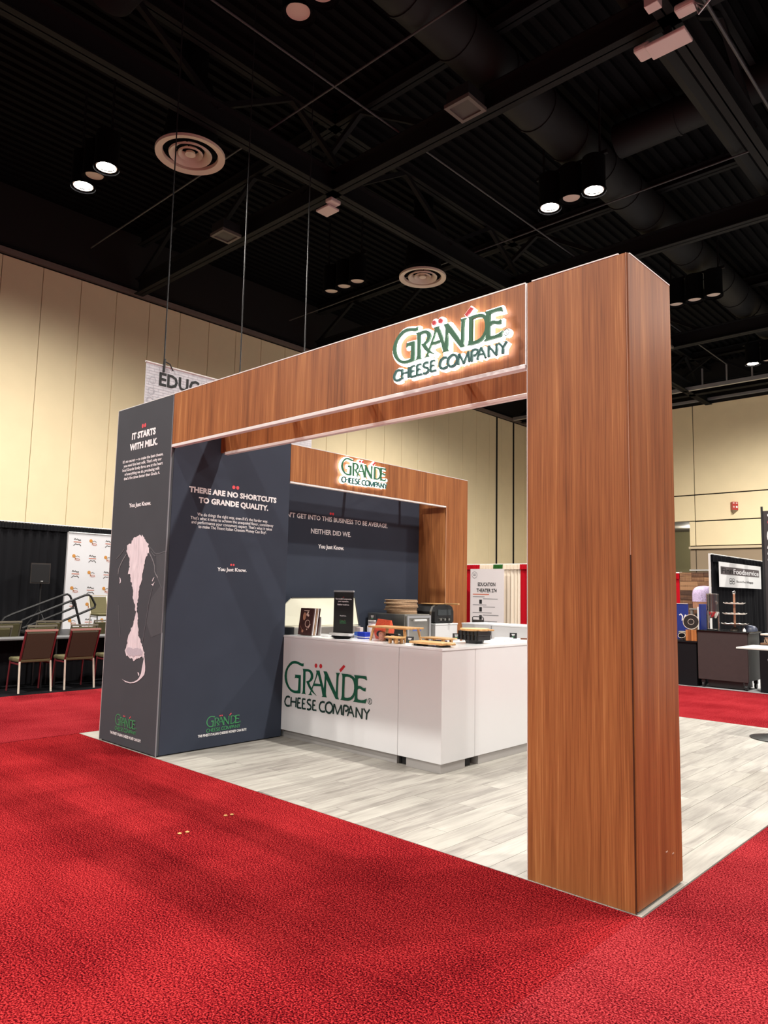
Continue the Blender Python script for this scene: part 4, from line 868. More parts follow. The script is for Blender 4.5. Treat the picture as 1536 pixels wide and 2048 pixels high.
# little black name cards on white feet
def card(x, y, z, label, rz=0.0, s=1.0):
    t = thing('name_card', label, 'card', (x, y, z), 'black name cards on the counter', rz)
    MB().box(-0.035*s, 0.035*s, -0.025, 0.025, 0.0, 0.012, 0.003).build('foot', PAPER, t, local=True)
    c = MB().obox((0, 0.004, 0.012+0.030*s), (1, 0, 0), (0, 1, -0.2), (0, 0.2, 1), 0.038*s, 0.003, 0.030*s).build('card_face', BLKPL, t, local=True)
    fr = (Vector((0, 0.004, 0.012+0.030*s)), Vector((1, 0, 0)), Vector((0, 0.2, 1)).normalized(), Vector((0, -1, 0.2)).normalized())
    mb = MB(); 
    for (a, b, w_) in ((0.010, 0.006, 0.034), (-0.001, 0.004, 0.026)): mb.poly(fr, [(-w_/2*s, a*s), (w_/2*s, a*s), (w_/2*s, (a+b)*s), (-w_/2*s, (a+b)*s)], 0.0035)
    mb.build('card_print', INKW, c, local=True)
    mb = MB(); mb.poly(fr, [(-0.011*s, -0.016*s), (0.011*s, -0.016*s), (0.011*s, -0.009*s), (-0.011*s, -0.009*s)], 0.0035); mb.build('card_logo', INKG2, c, local=True)
card(-3.70, 1.95, TZ+0.1695, 'black name card on top of the white jar', 0.3)
card(-3.20, 1.72, TZ, 'black name card under the large wooden riser', 0.25)
card(-2.85, 1.57, TZ, 'black name card right of the small wooden bench', 0.35)
card(-2.96, 2.42, TZ, 'black name card left of the round board stack', 0.6, 1.0)
card(-2.72, 3.10, TZ, 'black name card by the spatula at the counter end', 0.5)
# wooden risers
def riser(name, label, x0, x1, y0, y1, h, splay, th=0.016, lw=0.012):
    t = thing(name, label, 'riser', ((x0+x1)/2, (y0+y1)/2, TZ), 'bamboo risers on the counter')
    MB().box(x0, x1, y0, y1, TZ+h-th, TZ+h, 0.004).build('board', BAMBOO, t)
    for sx in (0, 1):
        for sy in (0, 1):
            xa = x0+0.05 if sx == 0 else x1-0.05; ya = y0+0.03 if sy == 0 else y1-0.03
            MB().bar((xa, ya, TZ+h-th), (xa+(-splay if sx == 0 else splay), ya+(-splay*.4 if sy == 0 else splay*.4), TZ+0.004), lw, lw*0.7).build('leg', BAMBOO, t)
    return t
riser('bamboo_riser', 'tall bamboo riser with splayed legs over the packs', -3.42, -2.92, 1.60, 1.86, 0.145, 0.03)
riser('bamboo_riser', 'small low bamboo bench riser left of a name card', -3.08, -2.90, 1.47, 1.60, 0.065, 0.0, 0.014, 0.014)
riser('bamboo_riser', 'low long bamboo riser behind the flat serving board', -2.98+0.13, -2.55, 1.72, 1.90, 0.065, 0.0, 0.014, 0.014)
t = thing('serving_board', 'flat bamboo serving board on the counter corner', 'board', (-2.62, 1.60, TZ))
MB().box(-2.80, -2.42, 1.50, 1.70, TZ+0.018, TZ+0.040, 0.006).build('board', BAMBOO, t)
MB().box(-2.42, -2.36, 1.57, 1.63, TZ+0.020, TZ+0.038, 0.005).build('handle', BAMBOO, t)
for xx in (-2.76, -2.50): MB().box(xx, xx+0.04, 1.52, 1.68, TZ, TZ+0.018).build('runner', BLKPL, t)
# packs under the riser
t = thing('cheese_bag', 'black and white printed cheese bag under the large wooden riser', 'bag', (-3.30, 1.76, TZ))
MB().box(-3.36, -3.18, 1.76, 1.84, TZ, TZ+0.07, 0.02).build('bag_body', BLKPL, t)
mb = MB(); mb.poly(frame_y(1.757), disc_pts((-3.30, TZ+0.035), 0.03, 10, 0.02), 0.002); mb.build('bag_print', PAPER, t)
t = thing('cheese_bag', 'red and white cheese bag between the legs of the wooden riser', 'bag', (-3.42, 1.80, TZ))
MB().box(-3.34, -3.28, 1.66, 1.72, TZ, TZ+0.09, 0.018).build('bag_body', mat('pinkish_pack', srgb(196, 140, 122), 0.5, noise=0.4, nscale=60), t)
simple('napkin_stack', 'white leaflets beside the small wooden bench', 'leaflets', MB().box(-3.12, -2.98, 1.62, 1.72, TZ, TZ+0.012, 0.003), PAPER, (-3.05, 1.67, TZ))
simple('carton', 'navy blue carton under the long bamboo riser', 'box', MB().box(-2.74, -2.62, 1.77, 1.84, TZ, TZ+0.04, 0.004), NAVY, (-2.68, 1.72, TZ))
# black crate stack with a round board on it
cx, cy = -2.63, 2.28
t = thing('crate_pedestal', 'black ribbed crate pedestal carrying the round bamboo board', 'pedestal', (cx, cy, TZ))
MB().lathe((cx, cy, TZ), [(0.085, 0), (0.095, 0.03), (0.07, 0.034)], 8).build('foot', BLKPL, t)
MB().box(cx-0.115, cx+0.115, cy-0.10, cy+0.10, TZ+0.032, TZ+0.075, 0.004).build('crate', BLKPL, t)
MB().box(cx-0.12, cx+0.12, cy-0.105, cy+0.105, TZ+0.077, TZ+0.12, 0.004).build('crate', BLKPL, t)
for k in range(6): MB().box(cx-0.118+k*0.044, cx-0.108+k*0.044, cy-0.109, cy+0.109, TZ+0.034, TZ+0.119).build('slat', BLKGL, t)
t = thing('round_board', 'round bamboo board with handle on the black crate pedestal', 'board', (cx, cy, TZ+0.12))
MB().lathe((cx, cy, TZ+0.1205), [(0.135, 0), (0.142, 0.006), (0.142, 0.018), (0.138, 0.022)], 32).build('disc', BAMBOO, t, smooth=True)
MB().box(cx+0.10, cx+0.19, cy+0.03, cy+0.06, TZ+0.124, TZ+0.140, 0.005).build('handle', BAMBOO, t)
t = thing('napkin_stack', 'stack of folded white napkins near the counter end', 'napkins', (-2.62, 2.78, TZ))
for k in range(4): MB().box(-2.70+0.004*k, -2.56+0.003*k, 2.70, 2.84, TZ+k*0.010, TZ+k*0.010+0.009, 0.002).build('napkin', PAPER, t)
t = thing('spatula', 'wooden handled spatula lying at the counter end', 'spatula', (-2.55, 3.25, TZ))
MB().bar((-2.66, 3.15, TZ+0.012), (-2.50, 3.28, TZ+0.012), 0.010, 0.008).build('handle', mat('dark_wood', srgb(110, 66, 44), 0.5), t)
MB().bar((-2.50, 3.28, TZ+0.006), (-2.42, 3.345, TZ+0.004), 0.022, 0.003).build('blade', STEEL, t)

# ------------------------------------------------------------------ equipment on the back table
# prep cooler with its lid open
t = thing('prep_cooler', 'refrigerated prep cooler with open cream lid behind the black banner', 'cooler', (-4.65, 2.15, 0.88))
MB().box(-4.95, -4.53, 1.60, 2.62, 0.8805, 1.13, 0.006).build('body', STEEL, t)
MB().box(-4.93, -4.55, 1.62, 2.60, 1.13, 1.137).build('well', mat('pan_white', srgb(214, 208, 188), 0.5), t)
mb = MB(); mb.add([(-4.78, 1.62, 1.14), (-4.60, 2.66, 1.14), (-4.78, 2.76, 1.455), (-4.90, 1.86, 1.44), (-4.86, 1.60, 1.26),
                   (-4.80, 1.62, 1.14), (-4.62, 2.66, 1.14), (-4.80, 2.76, 1.455), (-4.92, 1.86, 1.44), (-4.88, 1.60, 1.26)],
    [(0, 1, 2, 3, 4), (9, 8, 7, 6, 5), (0, 5, 6, 1), (1, 6, 7, 2), (2, 7, 8, 3), (3, 8, 9, 4), (4, 9, 5, 0)]); mb.build('lid', ACRYL, t)
mb = MB(); mb.tube([(-4.90, 1.86, 1.445), (-4.78, 2.76, 1.46)], 0.008, 8); mb.tube([(-4.78, 2.76, 1.46), (-4.60, 2.66, 1.14)], 0.008, 8); mb.build('lid_edge', BLKPL, t)
# steel deck oven
t = thing('steel_oven', 'stainless steel countertop oven under the stack of pale rounds', 'oven', (-4.62, 3.40, 0.88))
MB().box(-4.95, -4.32, 3.17, 3.65, 0.8805, 1.265, 0.006).build('body', STEEL, t)
dr = MB().box(-4.32, -4.300, 3.185, 3.635, 0.90, 1.25, 0.004).build('door', STEEL, t)
for a in ((3.185, 3.215, 0.90, 1.25), (3.605, 3.635, 0.90, 1.25), (3.215, 3.605, 1.22, 1.25)): MB().box(-4.301, -4.286, a[0], a[1], a[2], a[3]).build('door_frame', ALU, dr)
MB().tube([(-4.275, 3.29, 1.19), (-4.275, 3.53, 1.19)], 0.014, 10).build('handle', ALUW, dr)
MB().box(-4.300, -4.2985, 3.30, 3.46, 1.06, 1.08).build('badge', mat('badge_blue', srgb(90, 110, 170), 0.4), dr)
# stack of pale pizza rounds on the oven
z = 1.2655
for k in range(9):
    r = 0.205+random.uniform(-0.012, 0.010); h = random.choice((0.014, 0.018, 0.024)); 
    o = MB().lathe((-4.60+random.uniform(-.012, .012), 3.42+random.uniform(-.012, .012), z), [(r*0.97, 0), (r, h*0.3), (r, h*0.7), (r*0.97, h)], 28).build('pizza_round', KRAFT, smooth=True)
    tag(o, 'pale pizza round, %s of the stack on the steel oven' % ('lowest', 'second from the bottom', 'third from the bottom', 'fourth from the bottom', 'middle one', 'fourth from the top', 'third from the top', 'second from the top', 'topmost')[k], 'pizza round', 'pale pizza rounds on the steel oven'); place(o, (-4.60, 3.42, z)); z += h+0.0006
# black pizza oven
ox0, ox1, oy0, oy1, oz = -4.93, -4.33, 3.74, 4.13, 1.1455
t = thing('pizza_oven', 'black rounded countertop pizza oven with front knobs on the white cabinet', 'oven', ((ox0+ox1)/2, (oy0+oy1)/2, oz))
def oven_prof(e=0.0):
    return [(oy0-e, 0.02-e), (oy0+0.03-e, 0.0-e*0), (oy1-0.03+e, 0.0), (oy1+e, 0.02-e), (oy1+e, 0.15), (oy1-0.03, 0.21+e), (oy1-0.09, 0.235+e), (oy0+0.09, 0.235+e), (oy0+0.03, 0.21+e), (oy0-e, 0.15)]
fr = (Vector((ox1, 0, oz)), Vector((0, 1, 0)), Vector((0, 0, 1)), Vector((1, 0, 0)))
MB().poly(fr, oven_prof(), 0.0, -0.6).build('shell', BLKPL, t)
MB().poly(fr, oven_prof(0.006), -0.03, -0.06).build('steel_band', STEEL, t)
MB().poly(fr, oven_prof(), 0.02, 0.0005).build('front_plate', BLKPL, t)
MB().box(ox1+0.020, ox1+0.026, oy0+0.06, oy1-0.06, oz+0.10, oz+0.175, 0.002).build('window', mat('oven_glass', srgb(70, 74, 76), 0.12), t)
for k in range(3): MB().tube([(ox1+0.02, oy0+0.10+k*0.085, oz+0.05), (ox1+0.045, oy0+0.10+k*0.085, oz+0.05)], 0.017, 14).build('knob', STEEL, t)
MB().box(ox0, ox1-0.02, oy0+0.02, oy1-0.02, oz+0.0, oz+0.01).build('foot', BLKPL, t)
t = thing('pizza_peel', 'pale wooden pizza peel lying on the black pizza oven', 'peel', (-4.5, 3.94, oz+0.236))
MB().box(-4.60, -4.34, 3.80, 4.06, oz+0.2415, oz+0.2535, 0.004).build('blade', BAMBOO, t)
MB().box(-4.34, -4.12, 3.97, 4.01, oz+0.2415, oz+0.2595, 0.004).build('handle', BAMBOO, t)
simple('baking_tray', 'black baking tray standing at the left end of the black pizza oven', 'tray', MB().box(-4.96, -4.66, 3.66, 3.725, 0.881, 1.36, 0.004), BLKPL, (-4.8, 3.70, 0.881))

# ------------------------------------------------------------------ education theatre, left
def chair_proto(frame_m, back_m, rear_m, front_m):
    t = thing('stacking_chair', 'x', 'chair', (0, 0, 0))
    MB().box(-0.47, -0.04, -0.22, 0.22, 0.425, 0.485, 0.022).build('seat', OLIVE, t, local=True, smooth=True)
    # back shell leaning away
    def bp(u, v): return Vector((-0.055+0.16*(v-0.46)/0.42, u, v))
    a = Vector((0.16, 0, 0.42)).normalized(); n = Vector((0.42, 0, -0.16)).normalized()
    MB().obox(bp(0, 0.665)-n*0.004, (0, 1, 0), n, a, 0.195, 0.020, 0.195).build('backrest', back_m, t, local=True)
    for s_ in (-1, 1):
        MB().tube([bp(s_*0.215, 0.44), bp(s_*0.215, 0.88)], 0.015, 8).build('back_post', frame_m, t, local=True)
        MB().tube([(-0.055, s_*0.215, 0.44), (0.0, s_*0.225, 0.003)], 0.014, 8).build('leg', rear_m, t, local=True)
        MB().tube([(-0.40, s_*0.215, 0.43), (-0.445, s_*0.225, 0.003)], 0.013, 8).build('leg', front_m, t, local=True)
        MB().bar((-0.06, s_*0.215, 0.405), (-0.40, s_*0.215, 0.405), 0.010).build('seat_rail', frame_m, t, local=True)
    MB().bar(bp(-0.225, 0.885), bp(0.225, 0.885), 0.018, 0.014).build('top_rail', frame_m if frame_m is not MAROON else mat('maroon_rail', srgb(176, 130, 122), 0.35), t, local=True)
    MB().bar(bp(-0.20, 0.445), bp(0.20, 0.445), 0.012).build('rear_rail', frame_m, t, local=True)
    return t
pa = chair_proto(MAROON, OLIVED, PALEGLINT, MAROON)
first = True
for (x, y, l) in ((-9.25, 0.815, 'maroon framed chair with olive seat at the table, closer to the open carpet'), (-9.25, 1.46, 'maroon framed chair with olive seat at the table, beside the next one'), (-9.25, 2.12, 'maroon framed chair with olive seat half hidden by the cow tower')):
    o = pa if first else copy_tree(pa); first = False
    o.location = (x, y, 0.0); o['label'] = l; o['group'] = 'chairs along the black table'
pb = chair_proto(mat('brown_frame', srgb(120, 112, 100), 0.35), OLIVE, PALEGLINT, BLKPL)
first = True
for (x, y, l) in ((-10.42, 0.62, 'olive chair behind the black table, first from the drape pole end of the second row'), (-10.42, 1.30, 'olive chair behind the black table, second from the drape pole end of the second row'), (-10.42, 1.98, 'olive chair behind the black table, third from the drape pole end of the second row'),
                  (-11.85, 1.30, 'olive chair behind the black table, first from the drape pole end of the third row'), (-11.85, 2.00, 'olive chair behind the black table, second from the drape pole end of the third row'), (-11.85, 3.05, 'olive chair behind the black table, third from the drape pole end of the third row')):
    o = pb if first else copy_tree(pb); first = False
    o.location = (x, y, 0.0); o['label'] = l; o['group'] = 'olive chairs in the theatre rows'
o = copy_tree(pb); o.location = (-15.05, 4.50, 0.42); o.rotation_euler = (0, 0, math.pi); o['label'] = 'olive chair on the stage in front of the logo backdrop'; o['group'] = 'chairs on the stage'
for ch in o.children:
    if ch.name.startswith(('back_post', 'top_rail')):
        ch.data = ch.data.copy(); ch.data.materials[0] = PALEGLINT
# draped tables
t = thing('draped_table', 'long narrow table with black skirt between the chair rows', 'table', (-9.93, 1.2, 0))
MB().box(-10.13, -9.70, -1.6, 4.0, 0.715, 0.742, 0.004).build('table_top', mat('dark_cloth_top', srgb(92, 92, 94), 0.8), t)
for (yy) in (-1.5, 1.1, 1.3, 3.9):
    for xx in (-10.08, -9.76): MB().tube([(xx, yy, 0.0), (xx, yy, 0.715)], 0.014, 8).build('leg', BLKPL, t)
mb = MB(); n = 160
v = []; f = []
for k in range(n+1):
    yy = -1.6+5.6*k/n; xx = -10.10-0.012*math.sin(k*1.7)
    v += [(xx, yy, 0.714), (xx-0.01, yy, 0.02)]
for k in range(n): f.append((2*k, 2*k+2, 2*k+3, 2*k+1))
mb.add(v, f); mb.build('skirt', DRAPEK, t)
# drapes with pleats
def drape(name, label, m, x0, y0, x1, y1, h, pole=True, folds=None, amp=0.05, group=None, val=True, z0=0.02):
    a = Vector((x0, y0, 0)); b = Vector((x1, y1, 0)); L = (b-a).length; d = (b-a).normalized(); n = Vector((d.y, -d.x, 0))
    t = thing(name, label, 'curtain', ((x0+x1)/2, (y0+y1)/2, 0), group)
    N_ = max(24, int(L*22)); rnd = [random.uniform(0.5, 1.3) for _ in range(N_+1)]
    rows = [0.0, 0.35, 0.75, 0.965, 1.0]
    v = []; f = []
    for k in range(N_+1):
        for r_ in rows:
            s_ = amp*rnd[k]*math.sin(k*1.25+0.6*math.sin(k*0.31))*(1-0.55*r_)
            v.append(a+d*(L*k/N_)+n*s_+Vector((0, 0, z0+(h-z0)*r_)))
    R5 = len(rows)
    for k in range(N_):
        for j in range(R5-1): f.append((k*R5+j, (k+1)*R5+j, (k+1)*R5+j+1, k*R5+j+1))
    mb = MB(); mb.add(v, f); mb.build('cloth', m, t, smooth=True)
    if val:
        v = []; f = []
        for k in range(N_*2+1):
            s_ = 0.018*math.sin(k*2.3)+0.045
            for sg_ in (1, -1):
                v.append(a+d*(L*k/(N_*2))+n*s_*sg_+Vector((0, 0, h-0.14))); v.append(a+d*(L*k/(N_*2))+n*s_*sg_*0.8+Vector((0, 0, h+0.012*math.sin(k*1.9))))
        for k in range(N_*2):
            i = k*4; f += [(i, i+4, i+5, i+1), (i+2, i+3, i+7, i+6), (i+1, i+5, i+7, i+3)]
        mb = MB(); mb.add(v, f); mb.build('ruffle', m, t)
    if pole:
        MB().tube([a+Vector((0, 0, h+0.02)), b+Vector((0, 0, h+0.02))], 0.016, 8).build('crossbar', ALUW, t)
    return t
drape('stage_drape', 'tall black pleated drape behind the theatre stage', DRAPEK, -17.4, 2.98, -17.4, 14.0, 3.05)
pl_ = simple('drape_pole', 'white upright pole at the end of the stage drape', 'pole', MB().tube([(-17.38, 2.93, 0), (-17.38, 2.93, 3.07)], 0.025, 10), ALUW, (-17.38, 2.93, 0))
# stage platform
t = thing('stage_platform', 'low black stage platform in front of the drape', 'stage', (-15.6, 8, 0))
MB().box(-17.33, -14.3, 3.45, 12.5, 0.36, 0.42, 0.01).build('deck', BLKPL, t)
MB().box(-17.3, -14.35, 3.5, 12.45, 0.0, 0.36).build('skirt', DRAPEK, t)
# step-and-repeat backdrop
t = thing('logo_backdrop', 'white step-and-repeat backdrop with small pizza logos behind the stage', 'backdrop', (-17.0, 6.1, 0.42))
BX = -17.2
sh = MB().box(BX-0.01, BX, 4.62, 7.8, 0.42, 2.88).build('sheet', mat('backdrop_white', srgb(226, 226, 230), 0.7), t)
MB().tube([(BX, 4.62, 2.90), (BX, 7.8, 2.90)], 0.018, 8).build('top_bar', ALUW, t)
MB().tube([(BX, 4.60, 0.42), (BX, 4.60, 2.90)], 0.018, 8).build('side_pole', ALU, t)
F = frame_x(BX)
mo, mr, mk = MB(), MB(), MB()
for r_ in range(6):
    for c_ in range(7):
        cy, cz = 4.86+c_*0.43, 2.63-r_*0.415
        if (r_+c_) % 2 == 0:
            mk.stroke(F, [(cy-.09, cz+.085), (cy-.07, cz+.12), (cy-.04, cz+.085), (cy-.01, cz+.11), (cy+.03, cz+.08), (cy+.09, cz+.085)], 0.022, 0.003)
            mk.stroke(F, [(cy-.10, cz-.07), (cy-.05, cz-.02), (cy, cz-.035), (cy+.05, cz-.02), (cy+.10, cz-.07)], 0.018, 0.003)
            mr.stroke(F, [(cy-.10, cz+.03), (cy+.10, cz+.03)], 0.020, 0.003)
        else:
            mo.poly(F, disc_pts((cy-.07, cz+.08), 0.045, 12), 0.003); mo.stroke(F, [(cy-.05, cz+.05), (cy-.01, cz)], 0.018, 0.003)
            mk.stroke(F, [(cy-.03, cz+.055), (cy+.02, cz+.085), (cy+.08, cz+.055)], 0.012, 0.003)
            text(mr, F, 'PIZZA', cy-.04, cz-.04, 0.14, 0.06, 0.02, 0.003)
mo.build('orange_marks', mat('orange_ink', srgb(206, 140, 62), 0.6), sh); mr.build('red_marks', mat('dull_red_ink', srgb(196, 116, 92), 0.6), sh); mk.build('dark_marks', mat('dull_black_ink', srgb(66, 62, 56), 0.6), sh)
# loudspeaker on stand
t = thing('speaker_stand', 'black tripod stand under the loudspeaker at the stage drape', 'stand', (-16.9, 3.88, 0.42))
MB().tube([(-16.9, 3.88, 0.60), (-16.9, 3.88, 1.56)], 0.022, 8).build('pole', BLKPL, t)
for k in range(3):
    a = k*2.094+0.4; MB().tube([(-16.9, 3.88, 0.95), (-16.9+0.33*math.cos(a), 3.88+0.33*math.sin(a), 0.434)], 0.014, 6).build('leg', BLKPL, t)
t = thing('loudspeaker', 'black loudspeaker on a stand against the stage drape', 'speaker', (-16.9, 3.88, 1.56), rz=-0.5)
mb = MB(); mb.poly((Vector((0, 0, 0)), Vector((1, 0, 0)), Vector((0, 1, 0)), Vector((0, 0, 1))), [(0.20, -0.22), (0.20, 0.22), (-0.16, 0.13), (-0.16, -0.13)], 0.50, 0.001); mb.poly((Vector((0, 0, 0)), Vector((1, 0, 0)), Vector((0, 1, 0)), Vector((0, 0, 1))), [(0.20, -0.22), (0.20, 0.22), (-0.16, 0.13), (-0.16, -0.13)], 0.001)
mb.build('cabinet', mat('speaker_brown_black', srgb(50, 42, 38), 0.6), t, local=True)
MB().box(0.2005, 0.208, -0.20, 0.20, 0.03, 0.47, 0.003).build('grille', BLKPL, t, local=True)
MB().box(0.209, 0.212, 0.02, 0.07, 0.05, 0.065).build('badge', ALUW, t, local=True)
# stair handrails
def rail(label, X, pts, r=0.024):
    P_ = [Vector((X, y, z)) for y, z in pts]
    t = thing('stair_handrail', label, 'handrail', (X, pts[0][0], 0), 'stage stair handrails'); MB().tube(P_, r, 8).build('rail_loop', BLKPL, t, smooth=True); return t
rail('black stair handrail loop beside the stage, over the third row', -14.0, [(2.0, 0.0), (2.0, 0.78), (2.05, 0.86), (2.2, 0.93), (3.2, 1.325), (3.28, 1.345), (3.34, 1.31), (3.43, 1.12), (3.42, 1.06), (3.34, 1.02), (2.4, 0.64)])
rr_ = rail('black stair handrail loop with a post, toward the logo backdrop', -13.4, [(2.12, 0.0), (2.12, 0.76), (2.16, 0.83), (2.3, 0.89), (3.38, 1.33), (3.46, 1.345), (3.52, 1.31), (3.62, 1.14), (3.61, 1.08), (3.54, 1.05), (2.5, 0.62)])
MB().tube([(-13.4, 3.16, 1.25), (-13.4, 3.34, 0.66), (-13.4, 3.42, 0.335)], 0.026, 8).build('rail_post', BLKPL, rr_)
t = thing('stage_steps', 'black steps leading up to the stage', 'steps', (-14, 2.9, 0))
for k in range(3): MB().box(-14.6, -13.0, 2.3+k*0.33, 2.63+k*0.33, 0, 0.11*(k+1)).build('tread', BLKPL, t)

# hanging education banner
t = thing('hanging_banner', 'white brick-print banner reading EDUCATION hanging on black straps', 'banner', (-10, 4.6, 4.55))
sh = MB().box(-10.012, -10.0, 2.64, 6.53, 4.55, 5.47).build('sheet', SILVL, t)
MB().tube([(-10.0, 2.62, 5.48), (-10.0, 6.55, 5.48)], 0.018, 8).build('top_bar', ALUW, t)
F = frame_x(-10.0)
mb = MB(); text(mb, F, 'EDUCATION', 2.90, 5.105, 1.80, 0.245, 0.03, 0.004); mb.build('lettering', INKK, sh)
mb = MB()
for k in range(18):
    zz = 4.58+k*0.05
    mb.poly(F, [(2.65, zz), (6.52, zz), (6.52, zz+0.006), (2.65, zz+0.006)], 0.002)
    for j in range(20):
        yy = 2.70+j*0.195+(0.0975 if k % 2 else 0)
        if yy < 6.5: mb.poly(F, [(yy, zz), (yy+0.006, zz), (yy+0.006, zz+0.05), (yy, zz+0.05)], 0.002)
for (cy, cz) in ((2.78, 5.17), (2.76, 4.97), (2.74, 4.80), (3.25, 4.86)): mb.stroke(F, disc_pts((cy, cz), 0.06, 12), 0.012, 0.003, closed=True)
mb.build('brick_print', mat('pale_grey_ink', srgb(178, 180, 188), 0.7), sh)
for yy in (2.98, 4.62, 6.25):
    MB().tube([(-10.0, yy, 5.46), (-10.0, yy, 13.6)], 0.012, 6).build('wire', BLKPL, t)
    MB().tube([(-9.98, yy-0.01, 5.36), (-9.98, yy, 5.60)], 0.022, 6).build('strap_knot', BLKPL, t)
    MB().tube([(-9.98, yy, 5.56), (-9.97, yy+0.10, 5.53), (-9.97, yy+0.17, 5.42)], 0.012, 6).build('strap_tail', BLKPL, t)

# ------------------------------------------------------------------ curtains and poster behind the booth
for (a, b, m, l) in ((-14.5, -12.05, REDCL, 'red pleated curtain left of the education poster'), (-12.05, -11.53, WHTCL, 'ivory curtain strip behind the poster top, beside the green one'), (-11.53, -11.18, GRNCL, 'green curtain strip above the poster'), (-11.18, -10.56, WHTCL, 'ivory pleated curtain right of the education poster'), (-10.56, -8.5, REDCL, 'red pleated curtain right of the ivory curtain'),
                     (-8.4, -5.74, REDCL, 'red curtain seen right of the wood column by the plank wall')):
    h = 2.44 if a < -8.45 else 2.16
    drape('curtain', l, m, a, 15.6, b, 15.6, h, pole=True, amp=0.04, group='tricolour pipe-and-drape curtains')
simple('curtain_pole', 'white curtain pole at the edge of the red curtain by planks', 'pole', MB().tube([(-5.70, 15.6, 0), (-5.70, 15.6, 2.20)], 0.022, 8), ALUW, (-5.70, 15.6, 0))
t = thing('schedule_poster', 'tall pale poster reading EDUCATION THEATER 274 before the ivory curtain', 'poster', (-11.6, 15.3, 0))
sh = MB().box(-12.22, -10.96, 15.30, 15.315, 0.05, 2.31).build('board', mat('poster_grey', srgb(222, 214, 216), 0.7), t)
MB().box(-12.1, -11.1, 15.25, 15.40, 0.0, 0.05).build('foot', BLKPL, t)
F = frame_y(15.30)
mb = MB()
text(mb, F, 'EDUCATION', -11.93, 1.770, 0.66, 0.115, 0.03, 0.003); text(mb, F, 'THEATER 274', -11.98, 1.580, 0.76, 0.115, 0.03, 0.003)
for (xx, zz, hh) in ((-11.87, 1.29, 0.13), (-11.87, 1.05, 0.14), (-11.87, 0.80, 0.14), (-11.87, 0.58, 0.10)): mb.poly(F, [(xx, zz-0.07), (xx+0.10, zz-0.07), (xx+0.10, zz+hh-0.07), (xx, zz+hh-0.07)], 0.003)
mb.build('heading', INKK, sh)
mb = MB(); mb.stroke(F, disc_pts((-12.06, 2.12), 0.10, 20), 0.012, 0.003, closed=True)
for (x0, z0, L_) in ((-12.12, 1.43, 0.45), (-11.73, 1.37, 0.55), (-12.12, 1.18, 0.52), (-11.73, 1.12, 0.45), (-12.12, 0.94, 0.72), (-11.73, 0.87, 0.58), (-12.12, 0.68, 0.92), (-11.73, 0.58, 0.45), (-11.75, 0.40, 0.45), (-12.11, 2.14, 0.10), (-12.11, 2.09, 0.10)):
    mb.poly(F, [(x0, z0), (x0+L_, z0), (x0+L_, z0+0.018), (x0, z0+0.018)], 0.003)
mb.build('small_print', INKY, sh)
mb = MB(); mb.poly(F, [(-12.12, 1.50), (-11.5, 1.50), (-11.5, 1.53), (-12.12, 1.53)], 0.003); mb.build('red_line', mat('rust_ink', srgb(206, 110, 84), 0.6), sh)
# black stacking chair behind the counter
t = thing('mesh_chair', 'black framed chair in front of the education poster', 'chair', (-10.65, 13.6, 0))
MB().box(-10.86, -10.44, 13.6, 14.05, 0.43, 0.48, 0.02).build('seat', BLKPL, t)
MB().box(-10.84, -10.48, 13.52, 13.56, 0.52, 0.80, 0.01).build('backrest', mat('dark_brown_fabric', srgb(44, 38, 36), 0.8), t)
MB().tube([(-10.88, 13.56, 0.0), (-10.85, 13.55, 0.48), (-10.83, 13.52, 0.86), (-10.80, 13.52, 0.885), (-10.50, 13.52, 0.885), (-10.46, 13.52, 0.86), (-10.45, 13.55, 0.48), (-10.42, 13.56, 0.0)], 0.014, 8).build('back_frame', BLKPL, t)
for xx in (-10.86, -10.44): MB().tube([(xx, 14.02, 0.45), (xx, 14.06, 0.0)], 0.013, 8).build('leg', BLKPL, t)

# ------------------------------------------------------------------ right background
t = thing('high_table', 'square pale high table on a round black pedestal at the vinyl edge', 'table', (-0.82, 5.5, 0))
MB().box(-1.14, -0.50, 5.19, 5.81, 0.975, 0.982).build('underside', BLKPL, t)
MB().box(-1.14, -0.50, 5.19, 5.81, 0.982, 1.0, 0.003).build('table_top', mat('table_pale', srgb(214, 212, 206), 0.35), t)
MB().lathe((-0.82, 5.5, 0), [(0.29, 0), (0.29, 0.008), (0.20, 0.024), (0.09, 0.05), (0.04, 0.09)], 36).build('base', mat('base_dark', srgb(50, 52, 52), 0.3, 0.5), t, smooth=True)
MB().tube([(-0.82, 5.5, 0.08), (-0.82, 5.5, 0.975)], 0.032, 16).build('pedestal', mat('pedestal_steel', srgb(150, 152, 152), 0.3, 0.8), t, smooth=True)
# dark cart
t = thing('service_cart', 'dark brown service cart on casters with black top by the red aisle', 'cart', (-2.78, 10.0, 0))
MB().box(-3.19, -2.37, 9.70, 9.72, 0.14, 0.955, 0.004).build('front_panel', CARTB, t)
MB().box(-3.18, -2.36, 9.721, 10.32, 0.16, 0.955, 0.004).build('body', CARTG, t)
MB().box(-3.20, -2.33, 9.68, 10.36, 0.956, 0.985, 0.008).build('top', BLKGL, t)
MB().box(-3.06, -2.48, 9.80, 10.28, 0.015, 0.16).build('under_shade_box', BLKPL, t)  # black box added as the shade under the cart
for xx in (-3.12, -2.42):
    for yy in (9.76, 10.26):
        c = MB().box(xx-0.03, xx+0.03, yy-0.03, yy+0.03, 0.085, 0.16).build('caster_fork', BLKPL, t); MB().tube([(xx-0.018, yy, 0.048), (xx+0.018, yy, 0.048)], 0.047, 14).build('wheel', BLKPL, c)
t = thing('tiered_stand', 'three tier silver serving stand with finial on the dark cart', 'serving stand', (-2.66, 10.02, 0.985))
